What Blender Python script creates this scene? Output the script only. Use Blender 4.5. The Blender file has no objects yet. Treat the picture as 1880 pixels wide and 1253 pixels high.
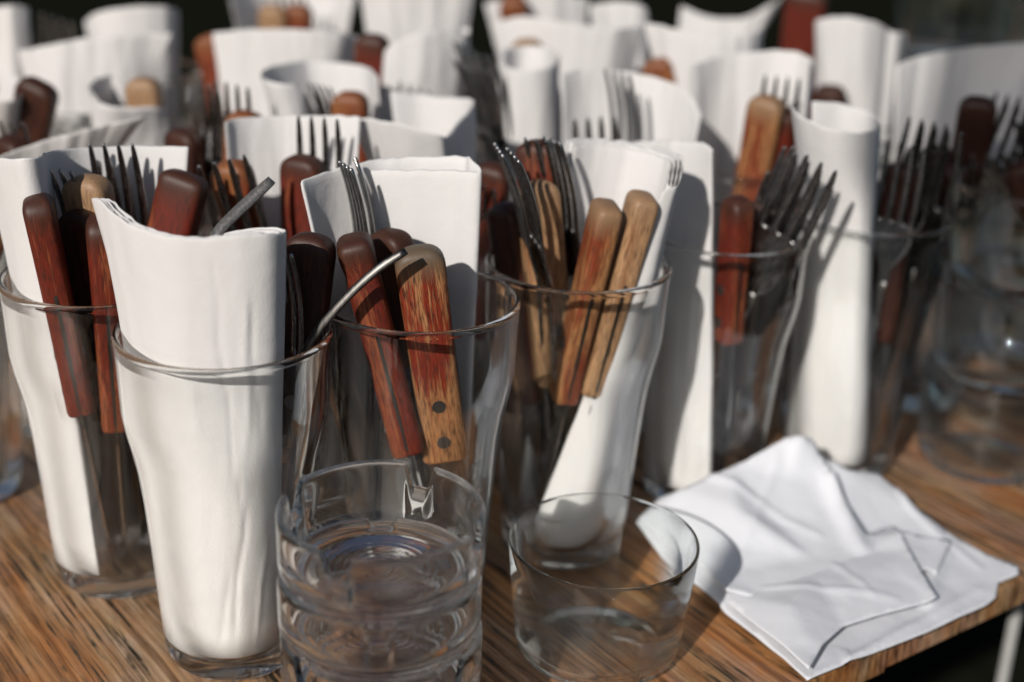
import bpy, bmesh, math, random
from mathutils import Vector, Matrix, noise, geometry

# ------------------------------------------------------------------ camera, sky, sun, exposure
scene = bpy.context.scene
FPX = 2611.0
CAM_H = 0.372
PITCH = math.radians(22.2)
ROLL = math.radians(2.3)
cp, sp, cr, sr = math.cos(PITCH), math.sin(PITCH), math.cos(ROLL), math.sin(ROLL)

cam_data = bpy.data.cameras.new('camera')
cam = bpy.data.objects.new('camera', cam_data)
scene.collection.objects.link(cam)
scene.camera = cam
cam_data.sensor_width = 36.0
cam_data.lens = 50.0
cam_data.clip_start = 0.02
cam_data.clip_end = 200
cam_data.dof.use_dof = True
cam_data.dof.focus_distance = 0.588
cam_data.dof.aperture_fstop = 4.0
right = Vector((cr, sr * sp, sr * cp))
up = Vector((-sr, cr * sp, cr * cp))
fwd = Vector((0, cp, -sp))
m = Matrix((right, up, -fwd)).transposed().to_4x4()
m.translation = Vector((0, 0, CAM_H))
cam.matrix_world = m

SUN_EL = math.radians(30.0)
SUN_AZ = math.radians(205.5)          # clockwise from +Y: behind the camera, to its left
world = bpy.data.worlds.new('World')
scene.world = world
world.use_nodes = True
wn = world.node_tree.nodes
sky = wn.new('ShaderNodeTexSky')
sky.sky_type = 'NISHITA'
sky.sun_disc = False
sky.sun_elevation = SUN_EL
sky.sun_rotation = SUN_AZ
world.node_tree.links.new(sky.outputs[0], wn['Background'].inputs[0])
wn['Background'].inputs[1].default_value = 0.047

sun_data = bpy.data.lights.new('sun', 'SUN')
sun_data.energy = 3.75
sun_data.angle = math.radians(0.53)
sun_data.color = (1.0, 0.945, 0.88)
sun = bpy.data.objects.new('sun', sun_data)
scene.collection.objects.link(sun)
to_sun = Vector((math.sin(SUN_AZ) * math.cos(SUN_EL), math.cos(SUN_AZ) * math.cos(SUN_EL), math.sin(SUN_EL)))
sun.rotation_euler = to_sun.to_track_quat('Z', 'Y').to_euler()
sun.location = to_sun * 3

scene.view_settings.view_transform = 'Standard'
scene.view_settings.look = 'None'
scene.view_settings.exposure = 0.0
scene.view_settings.gamma = 1.0
scene.cycles.max_bounces = 32
scene.cycles.diffuse_bounces = 3
scene.cycles.glossy_bounces = 10
scene.cycles.transmission_bounces = 32
scene.cycles.transparent_max_bounces = 64
scene.cycles.sample_clamp_indirect = 4.0
scene.cycles.use_denoising = True

# ------------------------------------------------------------------ helpers
rnd = random.Random(11)


def at(px, py, Y):
    """world point on the plane y = Y seen at a photograph pixel (survey of the photo)"""
    u, v = (px - 940) / FPX, (py - 626.5) / FPX
    u2, v2 = u * cr + v * sr, -u * sr + v * cr
    r = Vector((u2, cp - v2 * sp, -sp - v2 * cp))
    return Vector((0, 0, CAM_H)) + r * (Y / r.y)


def atz(px, py, z):
    u, v = (px - 940) / FPX, (py - 626.5) / FPX
    u2, v2 = u * cr + v * sr, -u * sr + v * cr
    r = Vector((u2, cp - v2 * sp, -sp - v2 * cp))
    return Vector((0, 0, CAM_H)) + r * ((z - CAM_H) / r.z)


def link(name, mesh, mat=None, parent=None):
    o = bpy.data.objects.new(name, mesh)
    scene.collection.objects.link(o)
    if mat is not None:
        mesh.materials.clear()
        mesh.materials.append(mat)
    if parent is not None:
        o.parent = parent
    return o


def empty(name, loc=(0, 0, 0)):
    o = bpy.data.objects.new(name, None)
    o.empty_display_size = 0.02
    scene.collection.objects.link(o)
    o.location = loc
    return o


def tag(o, label=None, cat=None, group=None, kind=None):
    if label:
        o['label'] = label
    if cat:
        o['category'] = cat
    if group:
        o['group'] = group
    if kind:
        o['kind'] = kind
    return o


def smooth(mesh):
    mesh.polygons.foreach_set('use_smooth', [True] * len(mesh.polygons))
    mesh.update()


def mesh_from(name, verts, faces, sm=True):
    me = bpy.data.meshes.new(name)
    me.from_pydata([tuple(v) for v in verts], [], faces)
    bm = bmesh.new()
    bm.from_mesh(me)
    bmesh.ops.recalc_face_normals(bm, faces=bm.faces)
    bm.to_mesh(me)
    bm.free()
    if sm:
        smooth(me)
    return me


def lathe(name, prof, seg=96, zfun=None, rfun=None):
    """prof: closed (r, z) outline starting and ending on the axis"""
    verts, faces = [], []
    rings = []
    for (r, z) in prof:
        if r < 1e-7:
            verts.append((0, 0, z))
            rings.append([len(verts) - 1])
        else:
            ring = []
            for i in range(seg):
                a = 2 * math.pi * i / seg
                zz = zfun(r, z, a) if zfun else z
                rr = rfun(r, z, a) if rfun else r
                verts.append((rr * math.cos(a), rr * math.sin(a), zz))
                ring.append(len(verts) - 1)
            rings.append(ring)
    for A, B in zip(rings, rings[1:]):
        if len(A) == 1 and len(B) == 1:
            continue
        for i in range(seg):
            j = (i + 1) % seg
            if len(A) == 1:
                faces.append((A[0], B[i], B[j]))
            elif len(B) == 1:
                faces.append((A[i], A[j], B[0]))
            else:
                faces.append((A[i], A[j], B[j], B[i]))
    return mesh_from(name, verts, faces)


def sample(pts, n):
    """Catmull-Rom through a list of equal-length tuples, n samples by chord length"""
    P = [list(p) for p in pts]
    if len(P) == 2:
        return [[a + (b - a) * i / (n - 1) for a, b in zip(*P)] for i in range(n)]
    d = [0]
    for a, b in zip(P, P[1:]):
        d.append(d[-1] + max(1e-5, math.dist(a[:3], b[:3])))
    out = []
    k = 0
    for i in range(n):
        t = d[-1] * i / (n - 1)
        while k < len(P) - 2 and t > d[k + 1]:
            k += 1
        s = min(1, max(0, (t - d[k]) / (d[k + 1] - d[k])))
        p1, p2 = P[k], P[k + 1]
        p0 = P[k - 1] if k > 0 else [2 * a - b for a, b in zip(p1, p2)]
        p3 = P[k + 2] if k + 2 < len(P) else [2 * b - a for a, b in zip(p1, p2)]
        out.append([0.5 * (2 * b + (c - a) * s + (2 * a - 5 * b + 4 * c - e) * s * s + (3 * b - a - 3 * c + e) * s ** 3)
                    for a, b, c, e in zip(p0, p1, p2, p3)])
    return out


# ------------------------------------------------------------------ materials
def mat_new(name):
    mt = bpy.data.materials.new(name)
    mt.use_nodes = True
    nt = mt.node_tree
    return mt, nt, nt.nodes, nt.links, nt.nodes.get('Principled BSDF')


def N(nodes, t, **kw):
    n = nodes.new(t)
    for k, v in kw.items():
        setattr(n, k, v)
    return n


def ramp(nodes, stops):
    n = nodes.new('ShaderNodeValToRGB')
    e = n.color_ramp.elements
    while len(e) > 1:
        e.remove(e[-1])
    e[0].position, e[0].color = stops[0][0], (*stops[0][1], 1)
    for p, c in stops[1:]:
        x = e.new(p)
        x.color = (*c, 1)
    return n


def stretched(nodes, links, scale, use='Object'):
    tc = nodes.new('ShaderNodeTexCoord')
    mp = nodes.new('ShaderNodeMapping')
    mp.inputs['Scale'].default_value = scale
    links.new(tc.outputs[use], mp.inputs[0])
    return mp


def glass_material(name, tint=(0.992, 0.997, 0.995), lo=0.45, hi=0.88, fmin=0.0, fmax=1.0, bump=0.02, ior=1.47, base=0.0, rim=1.0, smudge=0.010):
    """clear glass: thin near-flat wall lets light straight through, the turned-away edges refract"""
    mt, nt, nd, lk, pr = mat_new(name)
    nd.remove(pr)
    out = nd['Material Output']
    lw = N(nd, 'ShaderNodeLayerWeight')
    lw.inputs['Blend'].default_value = 0.5
    mp = stretched(nd, lk, (30, 30, 22))
    ns = N(nd, 'ShaderNodeTexNoise')
    ns.inputs['Scale'].default_value = 1.0
    ns.inputs['Detail'].default_value = 2.0
    lk.new(mp.outputs[0], ns.inputs['Vector'])
    bp = N(nd, 'ShaderNodeBump')
    bp.inputs['Strength'].default_value = bump
    bp.inputs['Distance'].default_value = 0.004
    lk.new(ns.outputs['Fac'], bp.inputs['Height'])
    tr = N(nd, 'ShaderNodeBsdfTransparent')
    tr.inputs['Color'].default_value = (*tint, 1)
    gl = N(nd, 'ShaderNodeBsdfAnisotropic') if False else N(nd, 'ShaderNodeBsdfGlossy')
    gl.inputs['Roughness'].default_value = 0.0
    rf = N(nd, 'ShaderNodeBsdfGlass')
    rf.inputs['Color'].default_value = (*tint, 1)
    rf.inputs['Roughness'].default_value = 0.0
    rf.inputs['IOR'].default_value = ior
    lk.new(bp.outputs[0], gl.inputs['Normal'])
    lk.new(bp.outputs[0], rf.inputs['Normal'])
    # schlick: 0.04 + 0.5 * facing^4
    pw = N(nd, 'ShaderNodeMath', operation='POWER')
    pw.inputs[1].default_value = 4.0
    lk.new(lw.outputs['Facing'], pw.inputs[0])
    ma = N(nd, 'ShaderNodeMath', operation='MULTIPLY_ADD')
    ma.inputs[1].default_value = 0.5
    ma.inputs[2].default_value = 0.045
    lk.new(pw.outputs[0], ma.inputs[0])
    m1 = N(nd, 'ShaderNodeMixShader')
    lk.new(ma.outputs[0], m1.inputs[0])
    lk.new(tr.outputs[0], m1.inputs[1])
    lk.new(gl.outputs[0], m1.inputs[2])
    mr = N(nd, 'ShaderNodeMapRange', interpolation_type='SMOOTHSTEP')
    mr.inputs['From Min'].default_value = lo
    mr.inputs['From Max'].default_value = hi
    mr.inputs['To Min'].default_value = fmin
    mr.inputs['To Max'].default_value = fmax
    lk.new(lw.outputs['Facing'], mr.inputs['Value'])
    m2 = N(nd, 'ShaderNodeMixShader')
    # the solid foot and the rounded rim are thick glass and refract fully
    tc = N(nd, 'ShaderNodeTexCoord')
    sp_ = N(nd, 'ShaderNodeSeparateXYZ')
    lk.new(tc.outputs['Object'], sp_.inputs[0])
    lt = N(nd, 'ShaderNodeMapRange', interpolation_type='SMOOTHSTEP')
    lt.inputs['From Min'].default_value = base
    lt.inputs['From Max'].default_value = base + 0.004
    lt.inputs['To Min'].default_value = 0.9
    lt.inputs['To Max'].default_value = 0.0
    lk.new(sp_.outputs['Z'], lt.inputs['Value'])
    gt = N(nd, 'ShaderNodeMath', operation='GREATER_THAN')
    gt.inputs[1].default_value = rim
    lk.new(sp_.outputs['Z'], gt.inputs[0])
    x1 = N(nd, 'ShaderNodeMath', operation='MAXIMUM')
    x2 = N(nd, 'ShaderNodeMath', operation='MAXIMUM')
    lk.new(lt.outputs[0], x1.inputs[0])
    lk.new(gt.outputs[0], x1.inputs[1])
    lk.new(x1.outputs[0], x2.inputs[0])
    lk.new(mr.outputs[0], x2.inputs[1])
    lk.new(x2.outputs[0], m2.inputs[0])
    lk.new(m1.outputs[0], m2.inputs[1])
    lk.new(rf.outputs[0], m2.inputs[2])
    # faint dried water spots and finger smears
    sn = N(nd, 'ShaderNodeTexNoise')
    sn.inputs['Scale'].default_value = 60.0
    sn.inputs['Detail'].default_value = 6.0
    sn.inputs['Roughness'].default_value = 0.7
    tc2 = N(nd, 'ShaderNodeTexCoord')
    lk.new(tc2.outputs['Object'], sn.inputs['Vector'])
    sr_ = ramp(nd, [(0.54, (0, 0, 0)), (0.72, (smudge, smudge, smudge))])
    lk.new(sn.outputs['Fac'], sr_.inputs[0])
    vo = N(nd, 'ShaderNodeTexVoronoi')
    vo.inputs['Scale'].default_value = 330.0
    lk.new(tc2.outputs['Object'], vo.inputs['Vector'])
    vr = ramp(nd, [(0.0, (1, 1, 1)), (0.09, (1, 1, 1)), (0.14, (0, 0, 0))])
    lk.new(vo.outputs['Distance'], vr.inputs[0])
    vm = N(nd, 'ShaderNodeMath', operation='MULTIPLY')
    sr2 = ramp(nd, [(0.50, (0, 0, 0)), (0.58, (smudge * 5, smudge * 5, smudge * 5))])
    lk.new(sn.outputs['Fac'], sr2.inputs[0])
    lk.new(vr.outputs[0], vm.inputs[0])
    lk.new(sr2.outputs[0], vm.inputs[1])
    sm = N(nd, 'ShaderNodeMath', operation='ADD')
    lk.new(sr_.outputs[0], sm.inputs[0])
    lk.new(vm.outputs[0], sm.inputs[1])
    df = N(nd, 'ShaderNodeBsdfDiffuse')
    df.inputs['Color'].default_value = (0.75, 0.75, 0.75, 1)
    m3 = N(nd, 'ShaderNodeMixShader')
    lk.new(sm.outputs[0], m3.inputs[0])
    lk.new(m2.outputs[0], m3.inputs[1])
    lk.new(df.outputs[0], m3.inputs[2])
    lk.new(m3.outputs[0], out.inputs['Surface'])
    return mt


M = {}
M['glass'] = glass_material('clear tall glass', lo=0.26, hi=0.64, base=0.010, rim=0.1500)
M['tumbler'] = glass_material('clear tumbler glass', tint=(0.985, 0.996, 0.992), lo=0.24, hi=0.60, bump=0.0, base=-0.02, rim=0.0552)
M['ashtray'] = glass_material('thick pressed glass', tint=(0.995, 0.999, 0.998), lo=0.0, hi=0.5, fmin=0.96, bump=0.0, smudge=0.006)


def paper_material(name, col=(0.80, 0.785, 0.78), emboss=0.38):
    mt, nt, nd, lk, pr = mat_new(name)
    pr.inputs['Base Color'].default_value = (*col, 1)
    pr.inputs['Roughness'].default_value = 0.92
    pr.inputs['Specular IOR Level'].default_value = 0.15
    mp = stretched(nd, lk, (1, 1, 1))
    n1 = N(nd, 'ShaderNodeTexNoise')
    n1.inputs['Scale'].default_value = 1100
    n1.inputs['Detail'].default_value = 2
    n2 = N(nd, 'ShaderNodeTexNoise')
    n2.inputs['Scale'].default_value = 90
    n2.inputs['Detail'].default_value = 3
    lk.new(mp.outputs[0], n1.inputs['Vector'])
    lk.new(mp.outputs[0], n2.inputs['Vector'])
    b1 = N(nd, 'ShaderNodeBump')
    b1.inputs['Strength'].default_value = emboss
    b1.inputs['Distance'].default_value = 0.0004
    b2 = N(nd, 'ShaderNodeBump')
    b2.inputs['Strength'].default_value = 0.30
    b2.inputs['Distance'].default_value = 0.0015
    lk.new(n1.outputs['Fac'], b1.inputs['Height'])
    lk.new(n2.outputs['Fac'], b2.inputs['Height'])
    lk.new(b2.outputs[0], b1.inputs['Normal'])
    lk.new(b1.outputs[0], pr.inputs['Normal'])
    # thin paper lets a little light through
    tl = N(nd, 'ShaderNodeBsdfTranslucent')
    tl.inputs['Color'].default_value = (0.80, 0.74, 0.62, 1)
    mx = N(nd, 'ShaderNodeMixShader')
    mx.inputs[0].default_value = 0.16
    lk.new(pr.outputs[0], mx.inputs[1])
    lk.new(tl.outputs[0], mx.inputs[2])
    lk.new(mx.outputs[0], nd['Material Output'].inputs['Surface'])
    return mt


M['paper'] = paper_material('white paper')
M['cloth'] = paper_material('white linen', (0.80, 0.82, 0.87), 0.25)


def steel_material(name, col=(0.34, 0.335, 0.33), rough=0.22):
    mt, nt, nd, lk, pr = mat_new(name)
    pr.inputs['Metallic'].default_value = 1.0
    mp = stretched(nd, lk, (900, 900, 60))
    ns = N(nd, 'ShaderNodeTexNoise')
    ns.inputs['Detail'].default_value = 3
    ns.inputs['Scale'].default_value = 1
    lk.new(mp.outputs[0], ns.inputs['Vector'])
    rp = ramp(nd, [(0.3, tuple(c * 0.7 for c in col)), (0.7, tuple(min(1, c * 1.15) for c in col))])
    lk.new(ns.outputs['Fac'], rp.inputs[0])
    lk.new(rp.outputs[0], pr.inputs['Base Color'])
    mr = N(nd, 'ShaderNodeMapRange')
    mr.inputs['To Min'].default_value = rough - 0.08
    mr.inputs['To Max'].default_value = rough + 0.14
    lk.new(ns.outputs['Fac'], mr.inputs['Value'])
    lk.new(mr.outputs[0], pr.inputs['Roughness'])
    return mt


M['steel'] = steel_material('worn cutlery steel')
M['oldsteel'] = steel_material('tarnished steel', (0.11, 0.105, 0.10), 0.36)
M['dullsteel'] = steel_material('dull steel', (0.30, 0.285, 0.27), 0.5)
M['dullsteel'].node_tree.nodes['Principled BSDF'].inputs['Metallic'].default_value = 0.75
M['rivet'] = steel_material('rivet steel', (0.34, 0.32, 0.30), 0.34)
M['blade'] = steel_material('bright blade steel', (0.45, 0.44, 0.43), 0.2)
M['tang'] = steel_material('tang steel', (0.10, 0.095, 0.085), 0.5)


def wood_handle(name, bare, stain, dark, cover, cap, edge=0.0):
    """streaky worn lacquer over bare wood; cover 0..1 = how much stain is left"""
    mt, nt, nd, lk, pr = mat_new(name)
    tc = N(nd, 'ShaderNodeTexCoord')
    oi = N(nd, 'ShaderNodeObjectInfo')
    add = N(nd, 'ShaderNodeVectorMath', operation='ADD')
    mul = N(nd, 'ShaderNodeMath', operation='MULTIPLY')
    mul.inputs[1].default_value = 37.0
    lk.new(oi.outputs['Random'], mul.inputs[0])
    lk.new(tc.outputs['Object'], add.inputs[0])
    lk.new(mul.outputs[0], add.inputs[1])

    def nz(scale, detail, rough=0.6):
        mp = N(nd, 'ShaderNodeMapping')
        mp.inputs['Scale'].default_value = scale
        lk.new(add.outputs[0], mp.inputs[0])
        n = N(nd, 'ShaderNodeTexNoise')
        n.inputs['Scale'].default_value = 1
        n.inputs['Detail'].default_value = detail
        n.inputs['Roughness'].default_value = rough
        lk.new(mp.outputs[0], n.inputs['Vector'])
        return n
    streak = nz((750, 750, 22), 6, 0.72)
    patch = nz((90, 90, 16), 4, 0.6)
    fine = nz((2600, 2600, 160), 2)
    sep = N(nd, 'ShaderNodeSeparateXYZ')
    lk.new(tc.outputs['Object'], sep.inputs[0])
    # patch + streak -> stain mask
    a = N(nd, 'ShaderNodeMath', operation='MULTIPLY_ADD')
    a.inputs[1].default_value = 0.80
    lk.new(streak.outputs['Fac'], a.inputs[0])
    lk.new(patch.outputs['Fac'], a.inputs[2])
    mr = N(nd, 'ShaderNodeMapRange')
    mr.inputs['From Min'].default_value = 1.10 - 0.5 * cover
    mr.inputs['From Max'].default_value = 1.22 - 0.5 * cover
    # hands and washing rub the lacquer off the long edges and the blade end first
    ax = N(nd, 'ShaderNodeMath', operation='ABSOLUTE')
    lk.new(sep.outputs['X'], ax.inputs[0])
    e1 = N(nd, 'ShaderNodeMapRange', interpolation_type='SMOOTHSTEP')
    e1.inputs['From Min'].default_value = 0.0035
    e1.inputs['From Max'].default_value = 0.0095
    e1.inputs['To Max'].default_value = edge
    lk.new(ax.outputs[0], e1.inputs['Value'])
    e2 = N(nd, 'ShaderNodeMapRange', interpolation_type='SMOOTHSTEP')
    e2.inputs['From Min'].default_value = -0.045
    e2.inputs['From Max'].default_value = -0.085
    e2.inputs['To Max'].default_value = edge * 1.3
    lk.new(sep.outputs['Z'], e2.inputs['Value'])
    sa = N(nd, 'ShaderNodeMath', operation='SUBTRACT')
    sb_ = N(nd, 'ShaderNodeMath', operation='SUBTRACT')
    lk.new(a.outputs[0], sa.inputs[0])
    lk.new(e1.outputs[0], sa.inputs[1])
    lk.new(sa.outputs[0], sb_.inputs[0])
    lk.new(e2.outputs[0], sb_.inputs[1])
    lk.new(sb_.outputs[0], mr.inputs['Value'])
    mix = N(nd, 'ShaderNodeMix', data_type='RGBA')
    lk.new(mr.outputs[0], mix.inputs[0])
    mix.inputs[6].default_value = (*bare, 1)
    mix.inputs[7].default_value = (*stain, 1)
    # dark streaks
    rp = ramp(nd, [(0.34, (1, 1, 1)), (0.46, (0.35, 0.35, 0.35)), (0.60, (0, 0, 0))])
    lk.new(fine.outputs['Fac'], rp.inputs[0])
    mix2 = N(nd, 'ShaderNodeMix', data_type='RGBA')
    lk.new(rp.outputs[0], mix2.inputs[0])
    lk.new(mix.outputs[2], mix2.inputs[6])
    mix2.inputs[7].default_value = (*dark, 1)
    # grime on the butt end (z near 0 of the handle object = its top)
    mr2 = N(nd, 'ShaderNodeMapRange')
    mr2.inputs['From Min'].default_value = -0.016
    mr2.inputs['From Max'].default_value = -0.005
    mr2.inputs['To Max'].default_value = cap[1]
    ad = N(nd, 'ShaderNodeMath', operation='MULTIPLY_ADD')
    ad.inputs[1].default_value = 0.012
    lk.new(patch.outputs['Fac'], ad.inputs[0])
    sub = N(nd, 'ShaderNodeMath', operation='SUBTRACT')
    sub.inputs[1].default_value = 0.006
    lk.new(sep.outputs['Z'], sub.inputs[0])
    lk.new(sub.outputs[0], ad.inputs[2])
    lk.new(ad.outputs[0], mr2.inputs['Value'])
    mix3 = N(nd, 'ShaderNodeMix', data_type='RGBA')
    lk.new(mr2.outputs[0], mix3.inputs[0])
    lk.new(mix2.outputs[2], mix3.inputs[6])
    mix3.inputs[7].default_value = (*cap[0], 1)
    lk.new(mix3.outputs[2], pr.inputs['Base Color'])
    pr.inputs['Roughness'].default_value = 0.5
    pr.inputs['Specular IOR Level'].default_value = 0.4
    b = N(nd, 'ShaderNodeBump')
    b.inputs['Strength'].default_value = 0.35
    b.inputs['Distance'].default_value = 0.0004
    lk.new(streak.outputs['Fac'], b.inputs['Height'])
    lk.new(b.outputs[0], pr.inputs['Normal'])
    return mt


TAN, RED, DRK = (0.42, 0.195, 0.080), (0.24, 0.028, 0.010), (0.030, 0.010, 0.006)
M['worn'] = wood_handle('worn red lacquered wood', TAN, (0.22, 0.022, 0.007), DRK, 0.66, ((0.12, 0.085, 0.055), 1.0), 0.13)
M['red'] = wood_handle('red lacquered wood', (0.28, 0.075, 0.028), (0.15, 0.017, 0.007), DRK, 0.72, ((0.045, 0.02, 0.012), 0.85), 0.03)
M['darkwood'] = wood_handle('dark brown wood', (0.09, 0.03, 0.016), (0.040, 0.010, 0.006), (0.01, 0.005, 0.004), 0.6, ((0.05, 0.018, 0.01), 0.8))
M['light'] = wood_handle('pale bare wood', (0.46, 0.27, 0.140), (0.30, 0.13, 0.055), (0.09, 0.045, 0.022), 0.34, ((0.30, 0.19, 0.11), 0.6))
M['amber'] = wood_handle('amber lacquered wood', (0.42, 0.20, 0.080), (0.22, 0.04, 0.013), (0.07, 0.028, 0.012), 0.56, ((0.28, 0.18, 0.10), 0.8))
M['orange'] = wood_handle('orange lacquered wood', (0.36, 0.13, 0.04), (0.22, 0.035, 0.010), DRK, 0.60, ((0.22, 0.09, 0.035), 0.6))


def table_material():
    mt, nt, nd, lk, pr = mat_new('weathered table wood')
    tc = N(nd, 'ShaderNodeTexCoord')
    oi = N(nd, 'ShaderNodeObjectInfo')
    mul = N(nd, 'ShaderNodeMath', operation='MULTIPLY')
    mul.inputs[1].default_value = 11.0
    lk.new(oi.outputs['Random'], mul.inputs[0])
    add = N(nd, 'ShaderNodeVectorMath', operation='ADD')
    lk.new(tc.outputs['Object'], add.inputs[0])
    lk.new(mul.outputs[0], add.inputs[1])
    warp = N(nd, 'ShaderNodeTexNoise')
    warp.inputs['Scale'].default_value = 9
    warp.inputs['Detail'].default_value = 2
    lk.new(add.outputs[0], warp.inputs['Vector'])
    wm = N(nd, 'ShaderNodeVectorMath', operation='MULTIPLY')
    wm.inputs[1].default_value = (0.03, 0.011, 0)
    lk.new(warp.outputs['Color'], wm.inputs[0])
    ad2 = N(nd, 'ShaderNodeVectorMath', operation='ADD')
    lk.new(add.outputs[0], ad2.inputs[0])
    lk.new(wm.outputs[0], ad2.inputs[1])

    def nz(scale, detail, rough=0.6):
        mp = N(nd, 'ShaderNodeMapping')
        mp.inputs['Scale'].default_value = scale
        lk.new(ad2.outputs[0], mp.inputs[0])
        n = N(nd, 'ShaderNodeTexNoise')
        n.inputs['Scale'].default_value = 1
        n.inputs['Detail'].default_value = detail
        n.inputs['Roughness'].default_value = rough
        lk.new(mp.outputs[0], n.inputs['Vector'])
        return n
    big = nz((9, 38, 9), 3)
    grain = nz((9, 300, 60), 7, 0.68)
    crack = nz((20, 520, 60), 3, 0.5)
    blot = nz((26, 60, 30), 4, 0.65)
    c1 = ramp(nd, [(0.30, (0.07, 0.038, 0.017)), (0.42, (0.20, 0.108, 0.048)), (0.52, (0.35, 0.205, 0.095)), (0.66, (0.50, 0.33, 0.18))])
    lk.new(grain.outputs['Fac'], c1.inputs[0])
    c2 = ramp(nd, [(0.38, (0, 0, 0)), (0.62, (1, 1, 1))])
    lk.new(big.outputs['Fac'], c2.inputs[0])
    mo = N(nd, 'ShaderNodeMix', data_type='RGBA', blend_type='MULTIPLY')
    lk.new(c2.outputs[0], mo.inputs[0])
    lk.new(c1.outputs[0], mo.inputs[6])
    mo.inputs[7].default_value = (1.0, 0.66, 0.40, 1)
    wear = nz((13, 30, 9), 5, 0.7)
    cw = ramp(nd, [(0.44, (0, 0, 0)), (0.60, (0.75, 0.75, 0.75))])
    lk.new(wear.outputs['Fac'], cw.inputs[0])
    hs = N(nd, 'ShaderNodeHueSaturation')
    hs.inputs['Saturation'].default_value = 0.70
    hs.inputs['Value'].default_value = 1.12
    lk.new(mo.outputs[2], hs.inputs['Color'])
    mw_ = N(nd, 'ShaderNodeMix', data_type='RGBA')
    lk.new(cw.outputs[0], mw_.inputs[0])
    lk.new(mo.outputs[2], mw_.inputs[6])
    lk.new(hs.outputs[0], mw_.inputs[7])
    # cross-grain scratches
    scr = nz((420, 9, 9), 2, 0.5)
    cs = ramp(nd, [(0.70, (0, 0, 0)), (0.74, (0.5, 0.5, 0.5))])
    lk.new(scr.outputs['Fac'], cs.inputs[0])
    ms = N(nd, 'ShaderNodeMix', data_type='RGBA')
    lk.new(cs.outputs[0], ms.inputs[0])
    lk.new(mw_.outputs[2], ms.inputs[6])
    ms.inputs[7].default_value = (0.08, 0.05, 0.03, 1)
    c3 = ramp(nd, [(0.40, (1, 1, 1)), (0.50, (0, 0, 0))])
    lk.new(crack.outputs['Fac'], c3.inputs[0])
    c4 = ramp(nd, [(0.42, (0, 0, 0)), (0.56, (1, 1, 1))])
    lk.new(blot.outputs['Fac'], c4.inputs[0])
    mm = N(nd, 'ShaderNodeMath', operation='MULTIPLY')
    lk.new(c3.outputs[0], mm.inputs[0])
    lk.new(c4.outputs[0], mm.inputs[1])
    m2 = N(nd, 'ShaderNodeMix', data_type='RGBA')
    lk.new(mm.outputs[0], m2.inputs[0])
    lk.new(ms.outputs[2], m2.inputs[6])
    m2.inputs[7].default_value = (0.028, 0.022, 0.014, 1)
    lk.new(m2.outputs[2], pr.inputs['Base Color'])
    pr.inputs['Roughness'].default_value = 0.42
    pr.inputs['Specular IOR Level'].default_value = 0.35
    b = N(nd, 'ShaderNodeBump')
    b.inputs['Strength'].default_value = 0.5
    b.inputs['Distance'].default_value = 0.001
    lk.new(grain.outputs['Fac'], b.inputs['Height'])
    lk.new(b.outputs[0], pr.inputs['Normal'])
    return mt


M['table'] = table_material()


def add_sunshade():
    # unseen panel added behind the camera for its shade; its lower corner shades the right-hand glasses
    d = -to_sun
    p0 = Vector((.178, .72, .175)) - d * 1.7
    hx = Vector((to_sun.y, -to_sun.x, 0)).normalized()
    if hx.x < 0:
        hx = -hx
    wz = hx.cross(d).normalized()
    if wz.z < 0:
        wz = -wz
    root = empty('added_sunshade', (p0.x, p0.y, -0.74))
    tag(root, 'unseen panel on two posts added behind the viewer, shading the right-hand glasses', 'added_sunshade')
    w, h = 1.0, 0.165
    bm = bmesh.new()
    vs = [bm.verts.new(p0 + hx * (w * i / 12) - wz * (min(0.125, 1.6 * w * i / 12) * (1 - j / 6)) + wz * (h * j / 6 + 0.012 * math.sin(i * 1.3) * (1 - j / 6)) - d * 0.02 * math.sin(j)) for j in range(7) for i in range(13)]
    for j in range(6):
        for i in range(12):
            a = j * 13 + i
            bm.faces.new((vs[a], vs[a + 1], vs[a + 14], vs[a + 13]))
    for v in bm.verts:
        v.co -= root.location
    me = bpy.data.meshes.new('shade_panel')
    bm.to_mesh(me)
    bm.free()
    o = link('shade_panel', me, M['shade_panel'], root)
    sd = o.modifiers.new('t', 'SOLIDIFY')
    sd.thickness = 0.002
    for q in (p0 + hx * 0.25 + wz * h, p0 + hx * w + wz * h):
        bm = bmesh.new()
        hgt = q.z + 0.74 + 0.03
        bmesh.ops.create_cone(bm, cap_ends=True, segments=20, radius1=0.014, radius2=0.014, depth=hgt, matrix=Matrix.Translation(Vector((q.x, q.y, -0.74 + hgt / 2)) - root.location))
        me = bpy.data.meshes.new('shade_post')
        bm.to_mesh(me)
        bm.free()
        link('shade_post', me, M['pole'], root)


def plain(name, col, rough=0.7, metal=0.0, spec=0.2):
    mt, nt, nd, lk, pr = mat_new(name)
    mp = stretched(nd, lk, (6, 6, 6))
    ns = N(nd, 'ShaderNodeTexNoise')
    ns.inputs['Detail'].default_value = 5
    ns.inputs['Scale'].default_value = 3
    lk.new(mp.outputs[0], ns.inputs['Vector'])
    rp = ramp(nd, [(0.3, tuple(c * 0.7 for c in col)), (0.7, tuple(c * 1.3 for c in col))])
    lk.new(ns.outputs['Fac'], rp.inputs[0])
    lk.new(rp.outputs[0], pr.inputs['Base Color'])
    pr.inputs['Roughness'].default_value = rough
    pr.inputs['Metallic'].default_value = metal
    pr.inputs['Specular IOR Level'].default_value = spec
    return mt


M['ground'] = plain('dark earth', (0.010, 0.011, 0.007), 1.0, spec=0.0)
M['pole'] = plain('grey painted metal', (0.30, 0.30, 0.29), 0.4)

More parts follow.
